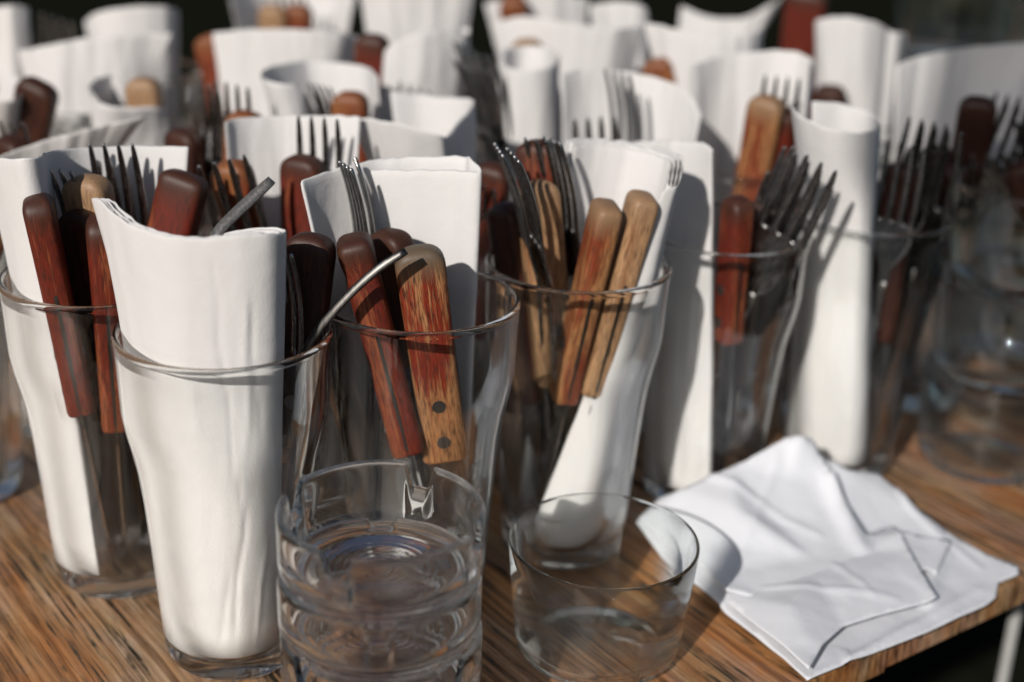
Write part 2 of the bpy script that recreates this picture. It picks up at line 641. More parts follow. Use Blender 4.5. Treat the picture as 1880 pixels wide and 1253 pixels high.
M['shade_panel'] = plain('green-grey open weave canvas', (0.10, 0.11, 0.09), 0.9)
_n = M['shade_panel'].node_tree
_t = _n.nodes.new('ShaderNodeBsdfTransparent')
_m = _n.nodes.new('ShaderNodeMixShader')
_m.inputs[0].default_value = 0.42  # partly see-through, so the shade of the added panel stays soft
_n.links.new(_n.nodes['Principled BSDF'].outputs[0], _m.inputs[1])
_n.links.new(_t.outputs[0], _m.inputs[2])
_n.links.new(_m.outputs[0], _n.nodes['Material Output'].inputs[0])
add_sunshade()

# ------------------------------------------------------------------ setting: ground and table
gb = bmesh.new()
bmesh.ops.create_grid(gb, x_segments=4, y_segments=4, size=60)
gm = bpy.data.meshes.new('ground')
gb.to_mesh(gm)
gb.free()
g = link('ground', gm, M['ground'])
g.location = (0, 0, -0.74)
tag(g, kind='structure')

EDGE_A = atz(1468, 1252, 0)
EDGE_B = atz(1872, 1066, 0)
ea = math.atan2(EDGE_B.y - EDGE_A.y, EDGE_B.x - EDGE_A.x)
ed = Vector((math.cos(ea), math.sin(ea), 0))        # along the front edge
ing = Vector((-ed.y, ed.x, 0))                      # into the table, along the grain
table = empty('wooden_table', (EDGE_A.x, EDGE_A.y, -0.74))
tag(table, 'weathered brown plank table crowded with glasses, its bare front edge at lower right', 'table')
joint = (atz(1637, 1181, 0) - EDGE_A).dot(ed)
W = 0.118
k0 = -9
for k in range(k0, 9):
    x0 = joint + k * W + 0.0006
    x1 = joint + (k + 1) * W - 0.0006
    bm = bmesh.new()
    bmesh.ops.create_cube(bm, size=1)
    L = 1.02
    for v in bm.verts:
        v.co.x = (v.co.x + 0.5) * L
        v.co.y = (v.co.y) * (x1 - x0)
        v.co.z = (v.co.z - 0.5) * 0.0165
    bmesh.ops.bevel(bm, geom=[e for e in bm.edges], offset=0.0012, segments=2, affect='EDGES')
    pm = bpy.data.meshes.new('plank')
    bm.to_mesh(pm)
    bm.free()
    p = link('plank', pm, M['table'], table)
    # local x runs into the table (grain), local y along the edge
    c = EDGE_A + ed * ((x0 + x1) / 2)
    mw = Matrix((ing, -ed, Vector((0, 0, 1)))).transposed().to_4x4()
    mw.translation = Vector((c.x, c.y, 0.0 - (0.0004 if k % 2 else 0.0))) - ing * (0.0008 * (k % 3))
    p.matrix_local = Matrix.Translation(-table.location) @ mw
    p.matrix_parent_inverse = Matrix.Identity(4)


def leg_at(x, y, r=0.011, name='table_leg', z0=-0.74, z1=-0.0175):
    bm = bmesh.new()
    bmesh.ops.create_cone(bm, cap_ends=True, segments=24, radius1=r, radius2=r, depth=z1 - z0)
    me = bpy.data.meshes.new(name)
    bm.to_mesh(me)
    bm.free()
    smooth(me)
    o = link(name, me, M['pole'], table)
    o.location = Vector((x, y, (z0 + z1) / 2)) - table.location
    return o


lp = atz(1857, 1165, -0.12)
leg_at(lp.x, lp.y, 0.0035, 'steel_rod')
for (s, t) in ((0.62, 0.95), (-0.8, 0.95), (-0.8, 0.06)):
    q = EDGE_A + ed * s + ing * t
    leg_at(q.x, q.y, 0.016)

# ------------------------------------------------------------------ glassware
PROF_OUT = [(0.0, 0.0012), (0.022, 0.0012), (0.0262, 0.0), (0.0288, 0.0007), (0.0306, 0.0032), (0.0316, 0.010), (0.0328, 0.028),
            (0.0346, 0.055), (0.0364, 0.078), (0.0381, 0.093), (0.0400, 0.103), (0.0417, 0.111), (0.0428, 0.119), (0.0431, 0.128),
            (0.0435, 0.142), (0.0441, 0.1495), (0.0443, 0.1512)]
WALL = 0.0021


def inner_r(z):
    z = max(0.0, z)
    pr_ = PROF_OUT[3:]
    if z <= pr_[0][1]:
        return pr_[0][0] - WALL
    for (r0, z0), (r1, z1) in zip(pr_, pr_[1:]):
        if z <= z1:
            return r0 + (r1 - r0) * (z - z0) / (z1 - z0) - WALL
    return pr_[-1][0] - WALL


tall_prof = PROF_OUT + [(0.0441, 0.1522), (0.0436, 0.1529), (0.0430, 0.1532), (0.0423, 0.1529), (0.0418, 0.1522), (0.0416, 0.1511), (0.0418, 0.1495)]
for (r, z) in reversed(PROF_OUT[4:-2]):
    if z > 0.011:
        tall_prof.append((r - WALL, z))
tall_prof += [(0.0290, 0.0125), (0.0270, 0.0100), (0.0220, 0.0090), (0.0, 0.0086)]
TALL = lathe('tall_glass', tall_prof, 112)
BASE_Z = 0.0100

CENTRE = dict(
    G0=(-.2909, .6722), G1=(-.1179, .5376), G2=(-.1845, .5973), G3=(-.0412, .5838), G4=(.0300, .6402), G5=(.1069, .7014),
    G6=(.1906, .7435), G8=(-.1111, .6680), B1=(-.2630, .7571), B2=(-.2312, .8439), B3=(-.2845, .9300), B4=(-.2792, 1.0314),
    B5=(-.3678, 1.0186), B6=(-.3205, .8394), B8=(-.1754, .7739), B9=(-.0981, .8187), B10=(-.1584, .9300), B11=(-.1754, 1.0800),
    B12=(-.0726, .9044), B24=(-.0760, 1.0500), B13=(-.0387, .7517), B14=(.0093, .8684), B15=(.0631, .7969), B16=(.0305, .9780),
    B17=(.1358, .9300), B25=(.1422, .8400), B18=(.2382, .9800), B19=(.2213, 1.0952), B20=(.1368, 1.1248), B21=(.2614, .8464),
    B26=(.0196, 1.1200), B27=(.0931, 1.0420), B28=(.3560, .8020), B29=(.3450, .9050))

GL = dict(
    G0='tall clear glass cut off by the left edge, its base just in the picture',
    G1='tall shouldered glass in front at left, filled by one broad white napkin',
    G2='tall shouldered glass with three red handles, at left behind the front napkin glass',
    G3='tall glass behind the stacked ashtrays, holding a riveted worn red knife handle',
    G4='tall glass behind the empty tumbler, with two slanting pale wooden handles',
    G5='tall glass directly behind the folded cloth, a large fork leaning out to its right',
    G6='tall glass beside the dark tumbler stack, with a white napkin tube narrowing at its rim',
    G8='tall glass hidden behind the front napkin glass, with curved fork tines leaning left',
    B1='blurred tall glass in the second row at far left, napkin slanting up rightwards',
    B2='blurred tall glass with a small curled napkin around a round tan handle end',
    B3='blurred tall glass with a wide flat napkin, third row at left',
    B4='blurred tall glass with a tall napkin tube, rearmost but one at left',
    B5='blurred tall glass in the top left corner with fork tines beside its napkin',
    B6='blurred tall glass at left edge with a white roll and one black-red handle',
    B8='dark tall glass without napkin, forks in it catching the sun',
    B9='blurred tall glass with a napkin loop around dark tines and a tan handle',
    B10='blurred tall glass with an orange handle left of its broad napkin',
    B11='rear tall glass at top with an orange and a pale handle in a napkin loop',
    B12='blurred tall glass with a brown knob handle left of its pale creased napkin',
    B24='rear tall glass with a broad blurred napkin cut by the top edge, left of centre',
    B13='tall glass with a napkin folded back in two steps, left of the dark fork bundle',
    B14='blurred tall glass with a closed napkin tube and a bundle of dark forks',
    B15='blurred tall glass with bright sunlit fork tines in front of its napkin',
    B16='rear tall glass with a smooth wide napkin, above the closed napkin tube',
    B17='rear tall glass with a wide low napkin left of the dark red handle at top',
    B25='blurred tall glass with a slanting tan handle and dim tines right of centre',
    B18='rear tall glass with a squarish white napkin standing above the others at right',
    B19='rear tall glass holding a big dark red handle at the top edge',
    B20='farthest tall glass with a grey-white napkin cut by the top edge right of centre',
    B21='tall glass at right with a large grey napkin and dark cutlery leaning right',
    B26='farthest tall glass at top centre, with a small orange handle tip',
    B28='right edge tall glass added to darken the view behind the tumbler stack, without napkin',  # extra glass with dark cutlery, added to darken the background here
    B29='dim tall glass right of the large grey napkin, farthest full of black cutlery',
    B27='rear tall glass between two wide napkins at top, right of centre')

for key, (x, y) in CENTRE.items():
    o = link('tall_glass', TALL, M['glass'])
    o.location = (x, y, 0.0005)
    o.rotation_euler = (0, 0, rnd.uniform(0, 6.28))
    tag(o, GL[key], 'glass', 'tall glasses of napkins and cutlery')

# low tumblers
tp = [(0.0, 0.0008), (0.029, 0.0008), (0.0322, 0.0), (0.0348, 0.0008), (0.0368, 0.0038), (0.0380, 0.0095), (0.0392, 0.022),
      (0.0405, 0.036), (0.0415, 0.048), (0.0421, 0.0548), (0.0419, 0.0557), (0.0414, 0.0561), (0.0408, 0.0557), (0.0405, 0.0548),
      (0.0399, 0.048), (0.0389, 0.036), (0.0375, 0.022), (0.0362, 0.0095), (0.0348, 0.0056), (0.0315, 0.0036), (0.0, 0.0031)]
TUMB = lathe('tumbler', tp, 112)
t0 = atz(1109, 990, 0.056)
o = link('tumbler', TUMB, M['tumbler'])
o.location = (t0.x, t0.y, 0.0005)
tag(o, 'single empty low clear tumbler in front of the folded cloth, its thin rim sunlit', 'tumbler')
ST = [(0.2795, 0.7560)]
tl = ['bottom tumbler of the dark stack at the right edge, standing on the table',
      'middle tumbler of the dark stack at the right edge',
      'top tumbler of the dark stack at the right edge, its rim open']
for i in range(3):
    o = link('tumbler', TUMB, M['tumbler'])
    o.location = (ST[0][0] + 0.001 * i, ST[0][1], 0.0005 + 0.0300 * i)
    if i:
        o.location.z = 0.0005 + 0.031 * i + 0.022
    tag(o, tl[i], 'tumbler', 'tumblers stacked at right')
# straighten the stack: each stands on the rim of the one below
zz = 0.0005
for i, o in enumerate([q for q in scene.objects if q.get('group') == 'tumblers stacked at right']):
    o.location.z = 0.0005 + 0.0563 * i
far = [(0.330, 1.13), (0.425, 1.15), (0.390, 1.06)]
tl2 = ['left', 'right', 'middle', 'nearest']
for si, (x, y) in enumerate(far):
    for i in range(4 if si < 3 else 2):
        o = link('tumbler', TUMB, M['tumbler'])
        o.location = (x, y, 0.0005 + 0.0563 * i)
        tag(o, '%s tumbler of the %s sparkling stack in the top right corner' % (['bottom', 'second', 'third', 'top'][i], tl2[si]),
            'tumbler', 'tumblers stacked in the far corner')

# ashtrays
R_A, H_A = 0.0392, 0.034


def notch(a, rot=0.0):
    best = 1e9
    for q in range(4):
        d = (a - rot - q * math.pi / 2 + math.pi) % (2 * math.pi) - math.pi
        best = min(best, abs(d))
    w = best * R_A
    s = 1 - min(1, max(0, (w - 0.0030) / 0.0036))
    return s * s * (3 - 2 * s)


ap = [(0.0, 0.0015), (0.026, 0.0015), (0.0300, 0.0), (0.0322, 0.0006), (0.0330, 0.0030), (0.0334, 0.0070), (0.0352, 0.0086), (0.0378, 0.0092),
      (0.0388, 0.0108), (0.0392, 0.0140), (0.0392, 0.0180), (0.0392, 0.0215), (0.0392, 0.0250), (0.0392, 0.0280), (0.0392, 0.0305), (0.0391, 0.0325), (0.0386, 0.0336), (0.0378, 0.0340),
      (0.0370, 0.0336), (0.0365, 0.0325), (0.0363, 0.0305), (0.0362, 0.0280), (0.0361, 0.0250), (0.0360, 0.0215), (0.0358, 0.0180), (0.0352, 0.0145), (0.0340, 0.0115), (0.0310, 0.0092),
      (0.0290, 0.0086)] + [(0.0275 - 0.0009 * i, 0.0078 + 0.00016 * math.sin(i * 1.9) - 0.00003 * i) for i in range(29)] + [(0.0, 0.0070)]


def az(r, z, a):
    if z < 0.0125:
        return z
    n = notch(a)
    top = 0.034 - 0.0105 * n
    return 0.0125 + (z - 0.0125) * (top - 0.0125) / (0.034 - 0.0125)


def ar(r, z, a):
    # the pressed rests bulge inwards below each notch
    if 0.010 < z < 0.031 and r < 0.0368 and r > 0.033:
        return r - 0.0022 * notch(a) * math.sin((z - 0.010) / 0.021 * math.pi)
    return r


ASH = lathe('ashtray', ap, 320, az, ar)
ac = atz(700, 930, 0.112)
al = ['lowest glass ashtray of the stack, mostly below the picture', 'glass ashtray second from the bottom of the front stack',
      'glass ashtray third from the bottom, right under the open top one', 'topmost glass ashtray of the stack, four notches cut in its open rim']
for i in range(4):
    o = link('glass_ashtray', ASH, M['ashtray'])
    o.location = (ac.x + [0, .0004, -.0004, 0][i], ac.y + [0, -.0003, .0003, 0][i], 0.0005 + 0.0255 * i + 0.0004 * i)
    o.rotation_euler = (0, 0, math.radians([12, 48, 5, 71][i]))
    tag(o, al[i], 'ashtray', 'stacked glass ashtrays')

# ------------------------------------------------------------------ napkins


def napkin(glass, cols, label, layers=2, gap=0.0012, fan=0.0, seed=0, ncol=44, nrow=26, rough=None, creases=(), side=1, thick=0.0006, stagger=0.0015):
    """a folded paper napkin: cols = (px, py, Y, bx, by): top edge points as surveyed in the photo and
    where each fold stands on the bottom of the glass, relative to the centre of the glass"""
    cx, cy = CENTRE[glass]
    if rough is None:
        rough = 0.0006 if seed < 9 else 0.0012
    C = Vector((cx, cy, 0))
    P = []
    for c in cols:
        t = at(c[0], c[1], c[2])
        P.append((t.x, t.y, t.z, cx + c[3], cy + c[4]))
    S = sample(P, ncol)
    rimz = 0.153
    verts, faces = [], []
    idx = {}
    path = []
    for j in range(layers):
        rng = range(ncol) if j % 2 == 0 else range(ncol - 1, -1, -1)
        for i in rng:
            path.append((i, j))
    # normals in plan
    nor = []
    for i in range(ncol):
        a, b = S[max(0, i - 1)], S[min(ncol - 1, i + 1)]
        tx = (b[0] - a[0]) + (b[3] - a[3])
        ty = (b[1] - a[1]) + (b[4] - a[4])
        l = math.hypot(tx, ty) or 1
        nor.append(Vector((-ty / l, tx / l, 0)) * side)
    lim = 0.0011
    for pi, (i, j) in enumerate(path):
        s = S[i]
        T = Vector(s[:3])
        T.z += 0.0008 * noise.noise(Vector((i * 0.35, j * 3.1, seed))) - 0.0012 * j * (1 if j % 2 else 0.4) * 0.5
        T.z += 0.00035 * noise.noise(Vector((i * 1.7, j * 5.3, seed + 9)))
        B = Vector((s[3], s[4], BASE_Z + 0.0012 + stagger * ((j * 7) % layers)))
        tr_ = (rimz - B.z) / (T.z - B.z)
        R = B.lerp(T, tr_)
        rr = (R - C)
        rr.z = 0
        Lr = rr.length
        mx = inner_r(rimz) - lim
        if Lr > mx:
            R = Vector((cx + rr.x * mx / Lr, cy + rr.y * mx / Lr, rimz))
        u = i / (ncol - 1)
        for k in range(nrow + 1):
            v = k / nrow
            z = B.z + (T.z - B.z) * v
            if z <= rimz:
                p = B.lerp(R, (z - B.z) / (rimz - B.z))
            else:
                f = (z - rimz) / (T.z - rimz)
                ff = f ** 1.15
                p = R.lerp(T, f)
                p.x = R.x + (T.x - R.x) * ff
                p.y = R.y + (T.y - R.y) * ff
            p.z = z
            off = j * gap * (1 + fan * v * v)
            d = rough * 2.2 * noise.noise(Vector((u * 5.1, v * 2.2, seed * 7.7))) + rough * noise.noise(Vector((u * 16, v * 5, seed * 3.1 + 5)))
            d += 0.3 * rough * noise.noise(Vector((u * 30 + j * 5, v * 12, seed)))
            for (u0, u1, v0, v1, amp, wd) in creases:
                if v0 <= v <= v1:
                    uc = u0 + (u1 - u0) * (v - v0) / (v1 - v0) + 0.006 * math.sin(v * 23)
                    e = math.sin((v - v0) / (v1 - v0) * math.pi) ** 0.6
                    d += amp * e * math.exp(-((u - uc) / wd) ** 2)
            p = p + nor[i] * (off + d)
            if z < rimz + 0.002:
                q = Vector((p.x - cx, p.y - cy, 0))
                mxr = inner_r(z) - lim
                if q.length > mxr:
                    # press softly against the wall
                    q *= (mxr - 0.0001 * j) / q.length
                    p.x, p.y = cx + q.x, cy + q.y
            verts.append(p)
        if pi:
            a0 = (pi - 1) * (nrow + 1)
            b0 = pi * (nrow + 1)
            for k in range(nrow):
                faces.append((a0 + k, b0 + k, b0 + k + 1, a0 + k + 1))
    me = mesh_from('paper_napkin', [v - C for v in verts], faces)
    o = link('paper_napkin', me, M['paper'])
    o.location = C
    sd = o.modifiers.new('thickness', 'SOLIDIFY')
    sd.thickness = thick
    sd.offset = 0
    sb = o.modifiers.new('soft', 'SUBSURF')
    sb.levels = sb.render_levels = 1
    tag(o, label, 'napkin', 'folded napkins standing in the glasses')
    return o


napkin('G1', [(168, 362, .543, -.026, -.006), (186, 366, .534, -.025, -.009), (212, 392, .525, -.023, -.013), (250, 415, .515, -.018, -.019), (300, 431, .508, -.010, -.0245), (350, 437, .506, -.002, -.0268),
              (400, 435, .506, .006, -.0262), (450, 430, .507, .012, -.0235), (495, 428, .511, .0165, -.020), (520, 427, .519, .020, -.015), (524, 421, .530, .020, -.010),
              (500, 416, .535, .016, -.008), (460, 419, .535, .010, -.006), (410, 428, .533, .003, -.004)],
       'broad white napkin in the front left glass, wavy top rising to a frayed peak', layers=5, gap=.0007, fan=.7, seed=1, ncol=80, nrow=46,
       rough=.0004, creases=((.545, .50, .42, .97, .0010, .007), (.585, .60, .50, .95, -.0009, .007), (.63, .60, .55, .93, .0007, .006), (.50, .585, .04, .40, .0011, .008), (.44, .52, .02, .24, .0008, .009),
                (.60, .67, .02, .30, -.0009, .009), (.565, .55, .30, .60, .0008, .005), (.35, .30, .02, .22, .0006, .012)))
napkin('G2', [(-30, 285, .60, -.026, .0), (0, 290, .578, -.026, -.008), (40, 290, .568, -.016, -.020), (72, 286, .574, -.004, -.026), (80, 280, .592, -.006, -.020), (98, 276, .612, -.012, -.006),
              (160, 270, .628, -.004, .012), (250, 267, .636, .010, .020), (345, 268, .634, .020, .014)],
       'white napkin curled into a C behind black tines, left of the front napkin', layers=2, gap=.0013, seed=2, ncol=56)
napkin('G3', [(549, 333, .585, -.027, -.004), (562, 326, .590, -.026, .002), (600, 314, .602, -.020, .010), (645, 301, .612, -.012, .018), (700, 290, .620, -.003, .024), (780, 286, .622, .008, .023),
              (850, 285, .619, .018, .018), (866, 290, .612, .022, .010), (882, 312, .603, .021, .006), (850, 312, .604, .016, .010), (800, 311, .606, .008, .014), (730, 311, .608, .000, .016), (678, 311, .610, -.008, .016)],
       'white napkin behind the riveted handle, straight right edge, fork shadow on it', layers=1, seed=3, ncol=90, thick=.0016)
napkin('G4', [(1040, 255, .666, -.024, .010), (1070, 253, .672, -.018, .016), (1110, 254, .676, -.010, .022), (1160, 260, .676, .002, .024), (1215, 272, .668, .012, .018), (1253, 288, .652, .020, .006),
              (1252, 312, .640, .016, -.012), (1246, 338, .630, .006, -.024), (1232, 344, .627, -.006, -.025), (1216, 352, .626, -.016, -.020)],
       'white napkin behind two pale handles, its layered side sloping down to the left', layers=4, gap=.0012, fan=0.6, seed=4, ncol=64, side=-1, stagger=.0045)
napkin('G5', [(1120, 266, .73, -.027, .006), (1180, 258, .715, -.026, -.006), (1240, 257, .70, -.020, -.017), (1290, 261, .688, -.009, -.0255), (1307, 275, .680, .002, -.027)],
       'white napkin standing upright directly behind the folded cloth, lower part sunlit', layers=3, gap=.0012, seed=5)
napkin('G6', [(1450, 192, .722, -.027, .0), (1472, 214, .706, -.022, -.016), (1520, 235, .697, -.013, -.0235), (1570, 243, .697, -.003, -.027), (1605, 238, .706, .006, -.0262), (1616, 224, .722, .012, -.018),
              (1600, 205, .736, .010, -.004), (1550, 190, .745, .0, .004), (1490, 184, .742, -.016, .006)],
       'white napkin rolled into a tube beside black forks, gathered in at the rim', layers=2, gap=.0012, seed=6)
napkin('G0', [(-140, 335, .66, -.024, -.010), (-100, 325, .645, -.012, -.0235), (-60, 322, .645, .004, -.0265), (-25, 322, .655, .018, -.019), (-10, 318, .675, .024, -.006)],
       'white napkin whose rounded lower end shows at the far left edge', layers=3, seed=7)
napkin('G8', [(416, 222, .690, -.024, .008), (440, 216, .700, -.016, .016), (500, 212, .708, -.006, .022), (560, 211, .708, .004, .023), (620, 211, .706, .014, .018), (660, 214, .700, .020, .012)],
       'white napkin behind the bluish tines, straight left edge, second row', layers=2, seed=8)
napkin('B13', [(645, 214, .712, -.026, -.004), (700, 219, .702, -.016, -.016), (760, 233, .695, -.002, -.024), (808, 247, .694, .012, -.021), (817, 250, .705, .018, -.014), (840, 225, .730, .022, -.004),
               (864, 183, .765, .020, .010), (820, 178, .782, .010, .020), (770, 172, .786, .0, .024), (716, 166, .780, -.012, .018)],
       'white napkin stepping down in two folds, left of the bundle of black forks', layers=2, seed=9, ncol=60)
napkin('B1', [(-30, 296, .700, -.024, -.004), (40, 272, .706, -.016, -.016), (110, 249, .712, -.004, -.022), (190, 230, .719, .010, -.018), (268, 214, .728, .020, -.008)],
       'white napkin with a top edge slanting up to the right, far left second row', layers=2, seed=10)
napkin('B6', [(-50, 150, .80, -.02, -.01), (-10, 178, .786, -.006, -.022), (28, 182, .786, .006, -.022), (44, 168, .80, .014, -.012), (38, 142, .83, .012, .004), (0, 132, .845, .0, .012)],
       'white rolled napkin at the left edge beside a black-red handle', layers=2, seed=11)
napkin('B2', [(306, 200, .806, .024, -.008), (285, 196, .798, .018, -.016), (240, 197, .790, .006, -.022), (198, 192, .79, -.008, -.020), (172, 172, .805, -.020, -.008), (176, 148, .835, -.018, .006), (205, 138, .855, -.006, .012), (226, 158, .848, .0, .006)],
       'small white napkin curled round a tan handle end', layers=2, seed=12)
napkin('B3', [(32, 94, .905, -.024, -.008), (90, 82, .900, -.014, -.018), (170, 68, .900, .0, -.022), (250, 62, .905, .014, -.016), (316, 60, .912, .022, -.006)],
       'wide flat white napkin with a soft shadow, upper left', layers=2, seed=13)
napkin('B4', [(152, 38, 1.02, -.022, .0), (180, 22, 1.00, -.014, -.014), (240, 12, .99, .0, -.022), (300, 12, .995, .014, -.016), (328, 22, 1.02, .022, .0), (310, 42, 1.05, .014, .012)],
       'tall white napkin tube against the dark background at upper left', layers=2, seed=14)
napkin('B5', [(-80, 40, 1.00, -.022, -.004), (-30, 18, .985, -.010, -.016), (20, 10, .98, .004, -.02), (54, 14, .99, .014, -.012)],
       'white napkin in the top left corner', layers=2, seed=15)
napkin('B9', [(546, 152, .786, -.004, -.010), (510, 152, .780, -.014, -.012), (482, 142, .79, -.022, -.004), (500, 122, .82, -.018, .008), (560, 110, .85, -.004, .02), (630, 115, .85, .010, .018), (680, 124, .835, .020, .008), (690, 138, .81, .022, -.004)],
       'white napkin loop around dark tines and a tan handle', layers=2, seed=16)
napkin('B10', [(388, 60, .912, -.022, -.008), (450, 54, .902, -.010, -.02), (540, 53, .900, .004, -.022), (620, 58, .905, .016, -.014), (660, 66, .92, .022, -.002)],
       'broad white napkin right of the orange handle', layers=2, seed=17)
napkin('B11', [(424, 0, 1.045, -.020, -.010), (432, -30, 1.08, -.022, .004), (520, -40, 1.115, -.004, .02), (610, -34, 1.105, .012, .016), (650, -10, 1.07, .022, .0)],
       'white napkin at the top edge with orange and pale handles inside', layers=2, seed=18)
napkin('B12', [(706, 92, .872, -.022, -.010), (740, 70, .868, -.012, -.018), (800, 55, .872, .004, -.022), (856, 62, .886, .018, -.010), (864, 50, .92, .020, .006)],
       'pale creased napkin right of a brown knob handle', layers=3, gap=.002, fan=2, seed=19)
napkin('B24', [(662, -10, 1.02, -.022, -.008), (720, -28, 1.01, -.010, -.018), (800, -32, 1.01, .006, -.02), (872, -20, 1.02, .018, -.010)],
       'broad white napkin cut by the top edge, left of centre', layers=2, seed=20)
napkin('B14', [(912, 106, .850, -.020, -.004), (935, 124, .836, -.012, -.014), (980, 128, .832, .002, -.018), (1018, 118, .842, .014, -.012), (1030, 100, .862, .018, .0), (1005, 86, .884, .010, .012), (955, 83, .890, -.006, .014), (918, 92, .872, -.018, .006)],
       'closed white napkin tube right of the black fork bundle', layers=2, seed=21)
napkin('B15', [(1028, 134, .806, -.024, .004), (1060, 128, .814, -.014, .014), (1130, 128, .822, .0, .02), (1200, 140, .818, .014, .014), (1262, 165, .80, .022, .002), (1282, 210, .785, .022, -.010)],
       'white napkin behind bright sunlit tines', layers=2, seed=22)
napkin('B16', [(900, 44, .966, -.024, -.002), (960, 30, .956, -.014, -.014), (1050, 42, .945, .0, -.02), (1130, 52, .945, .014, -.014), (1184, 44, .962, .022, -.002)],
       'smooth wide white napkin above the closed tube', layers=2, seed=23)
napkin('B27', [(1080, 10, 1.02, -.022, -.006), (1130, 2, 1.005, -.008, -.018), (1180, 10, 1.0, .006, -.02), (1190, 30, 1.02, .014, -.010)],
       'blurred white napkin left of the dark gap at the top edge', layers=2, seed=24)
napkin('B26', [(888, 6, 1.10, -.022, -.006), (950, -8, 1.09, -.008, -.018), (1020, -12, 1.09, .008, -.018), (1080, -4, 1.10, .02, -.006)],
       'farthest white napkin cut by the top edge at centre', layers=2, seed=25)
napkin('B17', [(1180, 40, .925, -.022, -.006), (1240, 52, .912, -.012, -.016), (1310, 68, .905, .0, -.02), (1370, 62, .910, .014, -.014), (1402, 50, .925, .022, -.002)],
       'wide low white napkin, dipping top edge, left of the dark red handle', layers=2, seed=26)
napkin('B25', [(1262, 118, .845, -.024, .004), (1310, 104, .858, -.014, .014), (1380, 94, .865, .002, .02), (1450, 92, .862, .014, .014), (1484, 104, .85, .022, .004), (1486, 124, .83, .022, -.008)],
       'white napkin behind the slanting tan handle', layers=2, seed=27)
napkin('B18', [(1492, 46, .960, -.022, -.004), (1502, 34, .950, -.016, -.012), (1560, 33, .942, -.002, -.02), (1615, 42, .944, .010, -.018), (1630, 56, .955, .012, -.008), (1650, 58, .958, .018, -.008), (1670, 62, .970, .022, .0)],
       'squarish white napkin standing alone above the roll at upper right', layers=3, gap=.002, fan=2, seed=28)
napkin('B20', [(1250, 10, 1.11, -.022, -.006), (1300, 30, 1.10, -.012, -.016), (1370, 30, 1.09, .002, -.02), (1440, -10, 1.09, .018, -.010)],
       'grey-white napkin cut by the top edge right of centre', layers=2, seed=29)
napkin('B21', [(1650, 118, .865, -.024, .002), (1680, 104, .875, -.018, .012), (1740, 92, .885, -.006, .02), (1820, 82, .890, .008, .02), (1900, 78, .885, .020, .008), (1925, 92, .86, .024, -.006)],
       'large grey-white napkin with an arched top at the right edge', layers=2, seed=30)

# ------------------------------------------------------------------ cutlery


def place(root, B, T, yaw):
    """root's local z runs from B to T, its broad side (-y) turned towards the camera and then by yaw degrees"""
    z = (T - B).normalized()
    y = Vector((math.sin(math.radians(yaw)), math.cos(math.radians(yaw)), 0))
    x = y.cross(z).normalized()
    y = z.cross(x)
    mw = Matrix((x, y, z)).transposed().to_4x4()
    mw.translation = B
    root.matrix_world = mw


def tb(glass, t, b):
    cx, cy = CENTRE[glass]
    T = at(*t)
    B = Vector((cx + b[0], cy + b[1], BASE_Z + 0.002))
    f = (0.153 - B.z) / (T.z - B.z)
    R = B.lerp(T, f)
    d = math.hypot(R.x - cx, R.y - cy)
    if d > 0.0385:
        # keep the item inside the rim: slide its foot the other way
        ex = (R.x - cx) * (1 - 0.0385 / d) / (1 - f)
        ey = (R.y - cy) * (1 - 0.0385 / d) / (1 - f)
        B.x -= ex
        B.y -= ey
        q = Vector((B.x - cx, B.y - cy))
        if q.length > 0.024:
            q *= 0.024 / q.length
            B.x, B.y = cx + q.x, cy + q.y
    return B, T


def handle_mesh(w, t, L, neck=False, round_top=1.0):
    """handle from z=-L to z=0 (butt end at 0)"""
    nseg = 32
    rings = []
    zs = [-L, -L + 0.0006, -L + 0.0015]
    n = 16
    for i in range(1, n):
        zs.append(-L + 0.0015 + (L - 0.0125) * i / n)
    for i in range(11):
        a = i / 10 * math.pi / 2
        zs.append(-0.0105 + 0.0105 * math.sin(a))
    verts, faces = [], []
    for z in zs:
        s = (z + L) / L
        kw = 1.0 - 0.06 * math.sin(s * math.pi) + 0.05 * s
        kt = kw
        if z < -L + 0.0015:
            c = 0.94 + 0.06 * (z + L) / 0.0015
            kw *= c
            kt *= c
        if z > -0.0105:
            q = (z + 0.0105) / 0.0105
            kw *= max(0.02, (1 - q ** 2.8) ** 0.5) if round_top > 0.5 else max(0.02, (1 - q ** 6) ** 0.5)
            kt *= max(0.02, (1 - q ** 5) ** 0.5)
        if neck:
            kw *= 1 - 0.10 * math.exp(-((z + 0.0155) / 0.0035) ** 2)
            kt *= 1 - 0.10 * math.exp(-((z + 0.0155) / 0.0035) ** 2)
        ring = []
        for i in range(nseg):
            a = 2 * math.pi * i / nseg
            ca, sa = math.cos(a), math.sin(a)
            e = 2 / 4.2
            x = math.copysign(abs(ca) ** e, ca) * w / 2 * kw
            y = math.copysign(abs(sa) ** e, sa) * t / 2 * kt
            verts.append((x, y, z))
            ring.append(len(verts) - 1)
        rings.append(ring)
    for A, B_ in zip(rings, rings[1:]):
        for i in range(nseg):
            j = (i + 1) % nseg
            faces.append((A[i], A[j], B_[j], B_[i]))
    faces.append(tuple(reversed(rings[0])))
    faces.append(tuple(rings[-1]))
    return mesh_from('handle', verts, faces)


def box_mesh(name, x, y, z0, z1, bev=0.0002):
    bm = bmesh.new()
    bmesh.ops.create_cube(bm, size=1)
    for v in bm.verts:
        v.co = Vector((v.co.x * x, v.co.y * y, z0 + (v.co.z + 0.5) * (z1 - z0)))
    if bev:
        bmesh.ops.bevel(bm, geom=list(bm.edges), offset=bev, segments=2, affect='EDGES')
    me = bpy.data.meshes.new(name)
    bm.to_mesh(me)
    bm.free()
    return me


BLADE = None


